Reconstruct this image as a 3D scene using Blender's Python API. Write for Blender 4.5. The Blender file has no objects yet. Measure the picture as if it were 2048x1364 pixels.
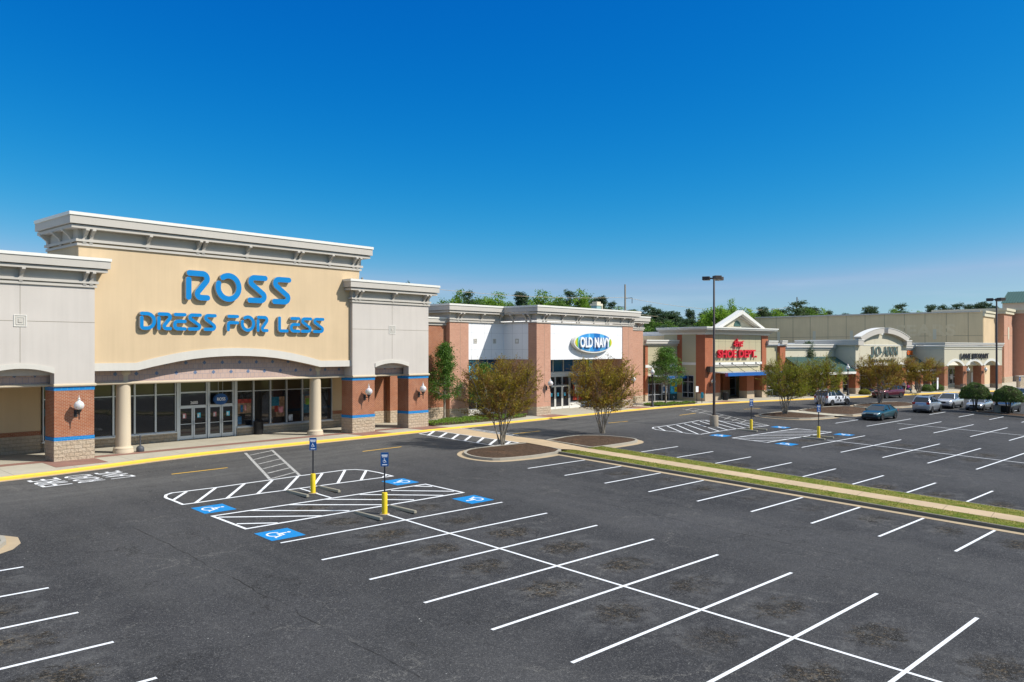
import bpy, bmesh, math, random
from mathutils import Vector, Matrix
from mathutils.geometry import tessellate_polygon
R = math.radians
sc = bpy.context.scene
# ------------------------------------------------------------------ camera
cam = bpy.data.objects.new('camera', bpy.data.cameras.new('camera'))
sc.collection.objects.link(cam); sc.camera = cam
cam.location = (0, 0, 5.95); cam.rotation_euler = (R(90), 0, R(41.408 - 90))
cam.data.lens = 28.515; cam.data.sensor_width = 36; cam.data.shift_y = 0.0089
cam.data.clip_start = 0.1; cam.data.clip_end = 6000
# ------------------------------------------------------------------ world and sun
SUN_AZ, SUN_EL = -60.0, 43.0           # direction towards the sun, measured from +X
w = bpy.data.worlds.new('World'); sc.world = w; w.use_nodes = True
nt = w.node_tree; nt.nodes.clear()
wo = nt.nodes.new('ShaderNodeOutputWorld'); bg = nt.nodes.new('ShaderNodeBackground')
sky = nt.nodes.new('ShaderNodeTexSky'); sky.sky_type = 'NISHITA'; sky.sun_disc = False
sky.sun_elevation = R(SUN_EL); sky.sun_rotation = R(90 - SUN_AZ)
sky.altitude = 300; sky.air_density = 1.0; sky.dust_density = 0.35; sky.ozone_density = 3.2
# deepen the blue channel by channel (clear, dry spring air)
SKY = .085 * 1.37
sp = nt.nodes.new('ShaderNodeSeparateColor'); hs = nt.nodes.new('ShaderNodeCombineColor'); nt.links.new(sky.outputs[0], sp.inputs[0])
for ch, (g_, a_) in enumerate(((4.72, 12.9), (1.25, .861), (.538, .837))):
    m0 = nt.nodes.new('ShaderNodeMath'); m0.operation = 'MULTIPLY'; m0.inputs[1].default_value = SKY
    m1 = nt.nodes.new('ShaderNodeMath'); m1.operation = 'POWER'; m1.inputs[1].default_value = g_
    m2 = nt.nodes.new('ShaderNodeMath'); m2.operation = 'MULTIPLY'; m2.inputs[1].default_value = a_ / SKY
    nt.links.new(sp.outputs[ch], m0.inputs[0]); nt.links.new(m0.outputs[0], m1.inputs[0]); nt.links.new(m1.outputs[0], m2.inputs[0]); m3 = nt.nodes.new('ShaderNodeMath'); m3.operation = 'MINIMUM'; m3.inputs[1].default_value = (1.25, 1.2, 1.2)[ch] / SKY; nt.links.new(m2.outputs[0], m3.inputs[0]); nt.links.new(m3.outputs[0], hs.inputs[ch])
# the red channel stays below the green one (no dusk tint at the horizon) except round the sun, where the air whitens;
# the upper dome, out of view, is brightened as added fill for shaded walls
geo = nt.nodes.new('ShaderNodeTexCoord'); dt = nt.nodes.new('ShaderNodeVectorMath'); dt.operation = 'DOT_PRODUCT'
dt.inputs[1].default_value = (math.cos(R(SUN_AZ)) * math.cos(R(SUN_EL)), math.sin(R(SUN_AZ)) * math.cos(R(SUN_EL)), math.sin(R(SUN_EL)))
nt.links.new(geo.outputs['Generated'], dt.inputs[0])
def nd_(kind, **ins):
    n_ = nt.nodes.new(kind)
    for k_, v_ in ins.items():
        k_ = int(k_[1:])
        if isinstance(v_, bpy.types.NodeSocket): nt.links.new(v_, n_.inputs[k_])
        else: n_.inputs[k_].default_value = v_
    return n_
gl = nd_('ShaderNodeMapRange', i0=dt.outputs['Value'], i1=.35, i2=.85, i3=.60, i4=.95)
s2 = nt.nodes.new('ShaderNodeSeparateColor'); nt.links.new(hs.outputs[0], s2.inputs[0])
lim = nd_('ShaderNodeMath', i0=s2.outputs[1], i1=gl.outputs[0]); lim.operation = 'MULTIPLY'
rr_ = nd_('ShaderNodeMath', i0=s2.outputs[0], i1=lim.outputs[0]); rr_.operation = 'MINIMUM'
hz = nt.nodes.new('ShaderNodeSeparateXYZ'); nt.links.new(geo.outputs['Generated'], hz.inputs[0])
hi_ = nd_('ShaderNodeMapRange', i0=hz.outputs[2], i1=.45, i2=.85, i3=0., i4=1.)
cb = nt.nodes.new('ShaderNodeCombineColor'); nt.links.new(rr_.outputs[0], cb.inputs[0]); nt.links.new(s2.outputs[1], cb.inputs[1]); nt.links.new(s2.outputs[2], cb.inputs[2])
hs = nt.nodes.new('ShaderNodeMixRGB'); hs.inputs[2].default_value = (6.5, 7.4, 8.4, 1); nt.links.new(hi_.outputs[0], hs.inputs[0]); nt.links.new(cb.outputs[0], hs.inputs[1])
# thin cirrus low over the trees
tc = nt.nodes.new('ShaderNodeTexCoord'); mp = nt.nodes.new('ShaderNodeMapping'); mp.inputs['Scale'].default_value = (2.2, 2.2, 26)
cn = nt.nodes.new('ShaderNodeTexNoise'); cn.inputs['Scale'].default_value = 2.0; cn.inputs['Detail'].default_value = 6
cr = nt.nodes.new('ShaderNodeMapRange'); cr.inputs[1].default_value = .50; cr.inputs[2].default_value = .72; cr.inputs[4].default_value = .55
sx = nt.nodes.new('ShaderNodeSeparateXYZ'); fall = nt.nodes.new('ShaderNodeMapRange')
fall.inputs[1].default_value = .035; fall.inputs[2].default_value = .10; fall.inputs[3].default_value = 1; fall.inputs[4].default_value = 0
mu = nt.nodes.new('ShaderNodeMath'); mu.operation = 'MULTIPLY'
mx = nt.nodes.new('ShaderNodeMixRGB'); mx.inputs[2].default_value = (4.6, 5.6, 7.0, 1)
nt.links.new(tc.outputs['Generated'], mp.inputs[0]); nt.links.new(mp.outputs[0], cn.inputs['Vector'])
nt.links.new(cn.outputs[0], cr.inputs[0]); nt.links.new(tc.outputs['Generated'], sx.inputs[0]); nt.links.new(sx.outputs[2], fall.inputs[0])
nt.links.new(cr.outputs[0], mu.inputs[0]); nt.links.new(fall.outputs[0], mu.inputs[1])
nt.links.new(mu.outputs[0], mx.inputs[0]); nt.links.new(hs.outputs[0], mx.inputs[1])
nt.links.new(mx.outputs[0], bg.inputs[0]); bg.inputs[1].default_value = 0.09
nt.links.new(bg.outputs[0], wo.inputs[0])
sun = bpy.data.objects.new('sun', bpy.data.lights.new('sun', 'SUN')); sc.collection.objects.link(sun)
sun.data.energy = 4.1; sun.data.angle = R(0.53); sun.data.color = (1, .955, .88)
sdir = Vector((math.cos(R(SUN_AZ)) * math.cos(R(SUN_EL)), math.sin(R(SUN_AZ)) * math.cos(R(SUN_EL)), math.sin(R(SUN_EL))))
sun.rotation_euler = sdir.to_track_quat('Z', 'Y').to_euler(); sun.location = (20, -30, 60)
sc.view_settings.view_transform = 'Standard'; sc.view_settings.look = 'None'
sc.view_settings.exposure = 0.4; sc.view_settings.gamma = 1.0
sc.cycles.max_bounces = 6; sc.cycles.transparent_max_bounces = 8
# ------------------------------------------------------------------ materials
class N:
    """small node-tree builder"""
    def __init__(s, name, rough=.6, spec=.5, metal=0.):
        m = bpy.data.materials.new(name); m.use_nodes = True; s.m = m; s.t = m.node_tree
        s.p = s.t.nodes['Principled BSDF']; s.p.inputs['Roughness'].default_value = rough
        s.p.inputs['Specular IOR Level'].default_value = spec; s.p.inputs['Metallic'].default_value = metal
    def n(s, kind, ins=None, **kw):
        nd = s.t.nodes.new(kind)
        for k, v in kw.items(): setattr(nd, k, v)
        for k, v in (ins or {}).items():
            if isinstance(v, bpy.types.NodeSocket): s.t.links.new(v, nd.inputs[k])
            else: nd.inputs[k].default_value = v
        return nd
    def math(s, op, a, b=0., c=0.):
        return s.n('ShaderNodeMath', {0: a, 1: b, 2: c}, operation=op).outputs[0]
    def noise(s, vec, scale, detail=4, rough=.55):
        return s.n('ShaderNodeTexNoise', {'Vector': vec, 'Scale': scale, 'Detail': detail, 'Roughness': rough}).outputs[0]
    def rng(s, v, a, b, c=0., d=1.):
        return s.n('ShaderNodeMapRange', {0: v, 1: a, 2: b, 3: c, 4: d}).outputs[0]
    def mix(s, f, a, b, mode='MIX'):
        return s.n('ShaderNodeMixRGB', {0: f, 1: a, 2: b}, blend_type=mode).outputs[0]
    def obj(s): return s.n('ShaderNodeTexCoord').outputs['Object']
    def pos(s): return s.n('ShaderNodeNewGeometry').outputs['Position']
    def xyz(s, v):
        o = s.n('ShaderNodeSeparateXYZ', {0: v}).outputs; return o[0], o[1], o[2]
    def comb(s, x, y, z=0.): return s.n('ShaderNodeCombineXYZ', {0: x, 1: y, 2: z}).outputs[0]
    def bump(s, h, st=.3, dist=.02):
        s.t.links.new(s.n('ShaderNodeBump', {'Height': h, 'Strength': st, 'Distance': dist}).outputs[0], s.p.inputs['Normal'])
    def col(s, c):
        if isinstance(c, bpy.types.NodeSocket): s.t.links.new(c, s.p.inputs['Base Color'])
        else: s.p.inputs['Base Color'].default_value = c
        return s.m
C4 = lambda r, g, b: (r, g, b, 1)
def plain(name, c, rough=.6, spec=.5, metal=0., var=.12, scale=3.):
    k = N(name, rough, spec, metal); v = k.obj()
    f = k.noise(v, scale, 5)
    d = tuple(x * (1 - var) for x in c) + (1,); e = tuple(min(1, x * (1 + var)) for x in c) + (1,)
    return k.col(k.mix(f, d, e))
def stucco(name, c, joint=None, streak=.10):
    k = N(name, .85, .2); v = k.pos(); x, y, z = k.xyz(v)
    big = k.noise(v, .35, 4); st = k.noise(k.comb(k.math('ADD', x, y), z, 0), 1.0, 3)
    stv = k.noise(k.n('ShaderNodeMapping', {'Vector': v, 'Scale': (2.2, 2.2, .12)}).outputs[0], 1.6, 5)
    f = k.math('ADD', k.math('MULTIPLY', big, .6), k.math('MULTIPLY', stv, .4))
    d = tuple(q * (1 - streak) for q in c) + (1,); e = tuple(min(1, q * (1 + streak * .6)) for q in c) + (1,)
    c1 = k.mix(k.rng(f, .3, .7), d, e)
    k.bump(k.noise(v, 60, 3), .12, .01)
    return k.col(c1)
def brick(name, a, b, mortar, bw=.215, bh=.075, ms=.010, bumpy=.4, vary=.5):
    k = N(name, .85, .25); x, y, z = k.xyz(k.obj()); v = k.comb(k.math('ADD', x, y), z, 0)
    t = k.n('ShaderNodeTexBrick', {'Vector': v, 'Color1': C4(*a), 'Color2': C4(*b), 'Mortar': C4(*mortar), 'Scale': 1., 'Mortar Size': ms,
            'Mortar Smooth': .1, 'Bias': 0., 'Brick Width': bw, 'Row Height': bh})
    nn = k.noise(k.pos(), 1.3, 4)
    c = k.mix(k.rng(nn, .3, .7, 0, vary), t.outputs[0], C4(*[q * .72 for q in a]), 'MIX')
    k.bump(k.math('SUBTRACT', 1, t.outputs['Fac']), bumpy, .012)
    return k.col(c)
def splitstone(name, a, b):
    k = N(name, .9, .2); x, y, z = k.xyz(k.obj()); v = k.comb(k.math('ADD', x, y), z, 0)
    t = k.n('ShaderNodeTexBrick', {'Vector': v, 'Color1': C4(*a), 'Color2': C4(*b), 'Mortar': C4(*[q * .62 for q in a]), 'Scale': 1., 'Mortar Size': .008,
            'Mortar Smooth': .3, 'Bias': 0., 'Brick Width': .41, 'Row Height': .205})
    rough = k.noise(k.obj(), 7, 6, .7); fine = k.noise(k.obj(), 30, 4)
    h = k.math('ADD', k.math('MULTIPLY', rough, 1.6), k.math('ADD', k.math('MULTIPLY', t.outputs['Fac'], -.9), k.math('MULTIPLY', fine, .3)))
    k.bump(h, 1.0, .09)
    return k.col(k.mix(k.rng(rough, .35, .65, 0, .55), t.outputs[0], C4(*[q * .78 for q in a])))
M = {}
M['cream'] = stucco('cream_stucco', (.60, .455, .285), streak=.10)
M['grey'] = stucco('grey_stucco', (.545, .50, .45), streak=.10)
M['trim'] = stucco('grey_trim_stucco', (.51, .475, .42), streak=.06)
M['arch'] = stucco('arch_band_stucco', (.58, .55, .49), streak=.07)
M['cap'] = plain('white_coping', (.72, .70, .64), .5, .4, var=.05)
M['beige'] = stucco('beige_stucco', (.47, .42, .27), streak=.06)
M['pale'] = stucco('pale_cream_stucco', (.58, .53, .40), streak=.06)
M['tan'] = stucco('tan_stucco', (.68, .53, .32), streak=.10)
M['white'] = plain('white_panel', (.80, .80, .80), .45, .4, var=.04)
M['roofw'] = plain('white_bounce_roof', (.74, .73, .70), .8, .2)  # unseen roofs made white to bounce light onto the tan hall wall
M['joint'] = plain('panel_joint', (.24, .21, .16), .9, .1)
M['wjoint'] = plain('white_panel_joint', (.52, .52, .53), .9, .1)
M['brick'] = brick('red_brick', (.37, .12, .05), (.27, .08, .038), (.46, .34, .24))
M['pbrick'] = brick('pink_brick', (.53, .26, .17), (.44, .20, .125), (.56, .40, .30), vary=.25)
M['obrick'] = brick('orange_brick', (.43, .13, .058), (.36, .105, .048), (.42, .19, .11), vary=.3)
M['stone'] = splitstone('split_face_stone', (.56, .44, .31), (.62, .51, .38))
M['smooth'] = plain('smooth_block', (.50, .40, .28), .85, .2)
M['blue'] = brick('blue_glazed_tile', (.010, .18, .46), (.012, .205, .50), (.20, .38, .58), .30, .2, .004, .1, .0)
M['blue'].node_tree.nodes['Principled BSDF'].inputs['Roughness'].default_value = .25
M['tile'] = brick('pink_wall_tile', (.46, .33, .27), (.50, .37, .31), (.20, .20, .26), .30, .30, .008, .1, .1)
M['diam'] = plain('blue_grey_tile', (.11, .16, .26), .5)
M['colm'] = stucco('column_stucco', (.56, .47, .34), streak=.05)
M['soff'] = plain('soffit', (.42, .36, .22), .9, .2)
M['alu'] = plain('aluminium_frame', (.55, .58, .62), .35, .5, .55, .05)
M['letb'] = plain('blue_letter_face', (.0, .195, .50), .5, .2, var=.04)
M['lets'] = plain('letter_return', (.48, .47, .42), .5)
M['letr'] = plain('red_letter_face', (.62, .008, .03), .4, var=.08)
M['letd'] = plain('dark_green_letter_face', (.035, .085, .085), .5, var=.08)
M['letk'] = plain('black_letter_face', (.02, .02, .03), .5, var=.08)
M['wl'] = plain('white_letter_face', (.85, .85, .85), .5, var=.02)
M['black'] = plain('black_metal', (.018, .018, .02), .5)
M['bronze'] = plain('bronze_metal', (.055, .04, .032), .5)
M['yel'] = plain('yellow_paint', (.78, .55, .015), .5, var=.08)
M['ydash'] = plain('yellow_marking', (.72, .42, .03), .7, var=.15)
M['sblue'] = plain('blue_sign', (.0, .065, .24), .5)
M['awn'] = plain('blue_canopy', (.01, .11, .38), .4)
M['concpole'] = plain('pole_concrete', (.30, .25, .19), .9, .2)
M['green'] = plain('green_standing_seam_roof', (.036, .10, .085), .6, var=.15)
M['lgreen'] = plain('light_teal_roof', (.20, .33, .33), .5, var=.1)
def glassmat(name, c, rough=.03):
    k = N(name, rough, .75); v = k.pos()
    k.bump(k.noise(v, .9, 2), .05, .05)
    return k.col(k.mix(k.noise(v, .8, 3), C4(*[q * .6 for q in c]), C4(*[q * 1.4 for q in c])))
M['glass'] = glassmat('dark_glazing', (.012, .014, .018))
M['tglass'] = glassmat('transom_glazing', (.055, .048, .028), .08)  # olive reflection of the soffit put into the pane colour
M['bglass'] = glassmat('blue_film_glazing', (.004, .085, .21), .06)
k = N('frosted_globe', .18, .5); k.p.inputs['Transmission Weight'].default_value = .35
k.p.inputs['Subsurface Weight'].default_value = .3; M['globe'] = k.col(C4(.82, .84, .82))
def concrete(name, c, joints=None, sp=1.5):
    k = N(name, .88, .25); v = k.pos(); x, y, z = k.xyz(v)
    f = k.noise(v, .5, 6, .65); g = k.noise(v, 14, 3)
    cc = k.mix(k.rng(f, .3, .72), C4(*[q * .82 for q in c]), C4(*[q * 1.1 for q in c]))
    cc = k.mix(k.rng(g, .3, .8, 0, .22), cc, C4(*[q * .6 for q in c]))
    if joints:
        a = k.math('LESS_THAN', k.math('ABSOLUTE', k.math('SUBTRACT', k.math('FRACT', k.math('DIVIDE', k.math('ADD', k.math('MULTIPLY', x, joints[0]), k.math('MULTIPLY', y, joints[1])), sp)), .5)), .009 * 1.5 / sp)
        cc = k.mix(a, cc, C4(*[q * .42 for q in c]))
    return k.col(cc)
M['walk'] = concrete('sidewalk_concrete', (.46, .42, .33), (1, 0), 3.0)
M['path'] = concrete('path_concrete', (.50, .375, .235), (-.072, .997), 1.9)
M['kerbc'] = concrete('kerb_concrete', (.36, .33, .27), None)
M['kerbd'] = concrete('dark_kerb_concrete', (.17, .155, .13), None)
M['gutter'] = concrete('gutter_concrete', (.44, .34, .22), None)
M['wstop'] = concrete('wheel_stop_concrete', (.33, .30, .23), None)
M['paver'] = brick('brick_paver', (.30, .165, .125), (.25, .13, .10), (.22, .14, .11), .2, .1, .004, .1, .5)
kk = M['paver'].node_tree
k = N('yellow_kerb', .6, .4); v = k.pos()
M['ykerb'] = k.col(k.mix(k.rng(k.noise(v, 3.5, 6, .7), .56, .72), C4(.80, .50, .05), C4(.52, .36, .12)))
k = N('white_marking', .7, .3); v = k.pos()
M['paint'] = k.col(k.mix(k.rng(k.noise(v, 13, 8, .8), .55, .68, 0, .85), C4(.72, .73, .74), C4(.22, .22, .22)))
k = N('faded_white_marking', .8, .2); v = k.pos()
M['fpaint'] = k.col(k.mix(k.rng(k.noise(v, 10, 6, .75), .42, .66), C4(.50, .49, .46), C4(.09, .09, .09)))
k = N('blue_marking', .65, .3); v = k.pos()
M['bpaint'] = k.col(k.mix(k.rng(k.noise(v, 12, 8, .8), .54, .70, 0, .75), C4(.0, .20, .50), C4(.04, .08, .11)))
# asphalt: coordinates turned into the stall grid so that oil stains lie in the stalls
AX = (.9973994, -.0720719); AY = (.0720719, .9973994)
def asphalt():
    k = N('asphalt', .9, .15); v = k.pos(); x, y, z = k.xyz(v)
    xs = k.math('ADD', k.math('MULTIPLY', x, AX[0]), k.math('MULTIPLY', y, AX[1]))
    ys = k.math('ADD', k.math('MULTIPLY', x, AY[0]), k.math('MULTIPLY', y, AY[1]))
    grain = k.noise(v, 38, 2, .6); g2 = k.noise(v, 15, 3, .75); g3 = k.noise(v, 6.5, 4, .7); mid = k.noise(v, 1.7, 6, .65); big = k.noise(v, .16, 5, .6)
    stre = k.noise(k.n('ShaderNodeMapping', {'Vector': k.comb(xs, ys), 'Scale': (1.2, .16, 1)}).outputs[0], .8, 5, .6)
    drive = k.noise(k.n('ShaderNodeMapping', {'Vector': k.comb(x, y), 'Scale': (.10, 1.3, 1)}).outputs[0], .8, 5, .6)
    base = k.mix(k.rng(big, .35, .68), C4(.034, .034, .0355), C4(.058, .057, .0585))
    base = k.mix(k.rng(stre, .42, .72, 0, .55), base, C4(.070, .068, .066))
    inroad = k.rng(y, 35, 38.5)
    base = k.mix(k.math('MULTIPLY', inroad, k.rng(drive, .3, .7, .25, .95)), base, C4(.105, .102, .097))
    base = k.mix(k.rng(mid, .5, .8, 0, .5), base, C4(.022, .022, .022))
    # oil stains, one cluster per stall
    fy = k.math('ABSOLUTE', k.math('SUBTRACT', k.math('FRACT', k.math('ADD', k.math('DIVIDE', k.math('SUBTRACT', ys, 26.28), 2.743), 200.)), .5))
    fy = k.math('MULTIPLY', fy, 2.743)
    dmin = None
    for cxs in (5.2, 17.9, 21.7, 35.6, 43.4, 57.9, 61.4, 92.6):
        q = k.math('ABSOLUTE', k.math('SUBTRACT', xs, cxs)); dmin = q if dmin is None else k.math('MINIMUM', dmin, q)
    dd = k.math('SQRT', k.math('ADD', k.math('POWER', k.math('MULTIPLY', dmin, .75), 2.), k.math('POWER', k.math('MULTIPLY', fy, 1.15), 2.)))
    inlot = k.rng(ys, 33.2, 31.0)
    base = k.mix(k.math('MULTIPLY', k.math('MULTIPLY', k.rng(dmin, 4.6, 2.6), inlot), k.rng(k.noise(v, .5, 4), .35, .6, .2, .7)), base, C4(.024, .024, .026))
    base = k.mix(k.math('MULTIPLY', k.math('MULTIPLY', k.rng(k.noise(v, .75, 7, .7), .60, .72), inlot), .35), base, C4(.13, .125, .12))
    nz = k.noise(v, 2.2, 9, .78); nb = k.noise(v, .33, 2); nf = k.noise(v, 7, 6, .8)
    st = k.math('MULTIPLY', k.math('MULTIPLY', k.rng(k.math('SUBTRACT', dd, k.math('MULTIPLY', k.math('SUBTRACT', nz, .5), 2.6)), .80, .50), k.rng(nb, .38, .52, .3, 1)), inlot)
    base = k.mix(k.math('MULTIPLY', k.math('MULTIPLY', st, k.rng(nf, .33, .47, .5, 1)), .95), base, C4(.012, .010, .007))
    st2 = k.math('MULTIPLY', k.math('MULTIPLY', k.rng(nf, .53, .60), k.rng(dd, 1.0, .3)), inlot)
    base = k.mix(k.math('MULTIPLY', st2, k.rng(nb, .42, .6, .2, .8)), base, C4(.17, .125, .075))
    halo = k.math('MULTIPLY', k.math('MULTIPLY', k.rng(dd, 1.9, 1.1), k.rng(mid, .48, .66)), inlot)
    base = k.mix(k.math('MULTIPLY', halo, .36), base, C4(.14, .138, .135))
    # aggregate
    base = k.mix(k.rng(g3, .52, .70, 0, .45), base, C4(.080, .078, .076))
    base = k.mix(k.rng(g2, .57, .67, 0, .5), base, C4(.165, .16, .153))
    base = k.mix(k.rng(g2, .44, .34, 0, .5), base, C4(.014, .014, .015))
    base = k.mix(k.rng(grain, .60, .72, 0, .8), base, C4(.22, .215, .205))
    base = k.mix(k.rng(k.noise(v, 11, 1), .80, .83, 0, .9), base, C4(.42, .41, .38))
    # cracks and paving seams
    w1 = k.n('ShaderNodeVectorMath', {0: k.n('ShaderNodeTexNoise', {'Vector': v, 'Scale': .55, 'Detail': 8, 'Roughness': .68}).outputs['Color'], 1: (.5, .5, .5)}, operation='SUBTRACT').outputs[0]
    w2 = k.n('ShaderNodeVectorMath', {0: w1, 'Scale': 3.2}, operation='SCALE').outputs[0]
    vv = k.n('ShaderNodeVectorMath', {0: v, 1: w2}, operation='ADD').outputs[0]
    vo = k.n('ShaderNodeTexVoronoi', {'Vector': vv, 'Scale': .12}, feature='DISTANCE_TO_EDGE')
    cm = k.rng(k.noise(v, .22, 3), .46, .56)
    base = k.mix(k.math('MULTIPLY', k.math('MULTIPLY', k.rng(vo.outputs[0], .0036, .0012), cm), .8), base, C4(.016, .015, .014))
    vo2 = k.n('ShaderNodeTexVoronoi', {'Vector': k.n('ShaderNodeVectorMath', {0: vv, 1: (31., 17., 0.)}, operation='ADD').outputs[0], 'Scale': .21}, feature='DISTANCE_TO_EDGE')
    base = k.mix(k.math('MULTIPLY', k.math('MULTIPLY', k.rng(vo2.outputs[0], .0045, .001), k.rng(k.noise(v, .3, 3), .50, .60)), .65), base, C4(.20, .19, .17))
    wob = k.math('MULTIPLY', k.math('SUBTRACT', k.noise(v, .6, 5), .5), .5)
    sd = None
    for sxs in (11.2, 28.6, 50.6, 74.0):
        q = k.math('ABSOLUTE', k.math('SUBTRACT', k.math('ADD', xs, wob), sxs)); sd = q if sd is None else k.math('MINIMUM', sd, q)
    base = k.mix(k.math('MULTIPLY', k.math('MULTIPLY', k.rng(sd, .035, .01), inlot), k.rng(k.noise(v, .8, 5), .42, .55, .15, .9)), base, C4(.018, .017, .016))
    k.bump(k.math('ADD', grain, g2), .5, .015)
    return k.col(base)
M['asphalt'] = asphalt()
k = N('mulch', .95, .1); v = k.pos(); vo = k.n('ShaderNodeTexVoronoi', {'Vector': v, 'Scale': 16.})
k.bump(k.noise(v, 22, 5, .8), 1., .05)
M['mulch'] = k.col(k.mix(k.rng(k.noise(v, 1.2, 5), .52, .75, 0, .45), k.mix(k.rng(k.noise(v, 11, 6, .85), .40, .62), C4(.028, .018, .012), C4(.14, .092, .062)), C4(.18, .10, .055)))
k = N('turf', .95, .1); v = k.pos()
g1 = k.mix(k.rng(k.noise(v, 1.4, 6, .7), .38, .62), C4(.13, .19, .018), C4(.38, .31, .085))
k.bump(k.noise(v, 40, 4, .8), 1., .05)
M['turf'] = k.col(k.mix(k.rng(k.noise(v, 24, 4, .8), .3, .75, 0, .6), g1, C4(.05, .085, .012)))
def leafmat(name, a, b, c=None, trans=.35, f=(0, 1)):
    k = N(name, .55, .35); rn = k.n('ShaderNodeNewGeometry').outputs['Random Per Island']
    oi = k.n('ShaderNodeObjectInfo').outputs['Random']
    cc = k.mix(rn, C4(*a), C4(*b))
    if c: cc = k.mix(k.rng(k.noise(k.obj(), 1.1, 3), .45, .6), cc, C4(*c))
    cc = k.mix(k.math('MULTIPLY', oi, .35), cc, C4(*[q * .6 for q in a]))
    k.col(cc)
    tr = k.n('ShaderNodeBsdfTranslucent', {'Color': cc}); ms = k.n('ShaderNodeMixShader', {0: trans, 1: k.p.outputs[0], 2: tr.outputs[0]})
    k.t.links.new(ms.outputs[0], k.t.nodes['Material Output'].inputs[0])
    return k.m
M['lcrape'] = leafmat('crape_leaves', (.27, .20, .012), (.46, .37, .022), (.27, .13, .03), .42)
M['lcrape_g'] = leafmat('green_crape_leaves', (.20, .24, .012), (.38, .39, .025), (.26, .19, .02), .45)
M['lgreen_t'] = leafmat('holly_leaves', (.05, .135, .015), (.17, .31, .04), None, .3)
M['lbright'] = leafmat('spring_leaves', (.13, .26, .02), (.30, .46, .05), None, .4)
M['lmid'] = leafmat('oak_leaves', (.07, .155, .02), (.18, .30, .04), None, .35)
M['lpine'] = leafmat('pine_needles', (.034, .075, .032), (.09, .15, .052), None, .2)
M['lhedge'] = leafmat('hedge_leaves', (.09, .19, .015), (.24, .36, .04), None, .3)
M['ltopi'] = leafmat('topiary_leaves', (.04, .09, .015), (.15, .22, .035), None, .2)
M['lfar'] = leafmat('grass_blades', (.15, .21, .015), (.40, .37, .08), None, .3)
k = N('grey_bark', .9, .2); v = k.obj()
M['bark'] = k.col(k.mix(k.rng(k.noise(k.n('ShaderNodeMapping', {'Vector': v, 'Scale': (6, 6, 1)}).outputs[0], 2.5, 5), .35, .65), C4(.14, .12, .09), C4(.42, .37, .30)))
M['barkd'] = plain('brown_bark', (.075, .052, .035), .9, .2, var=.4)
M['twig'] = plain('twig_bark', (.11, .072, .04), .9, .2, var=.3)
def letter(h): return h
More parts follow.
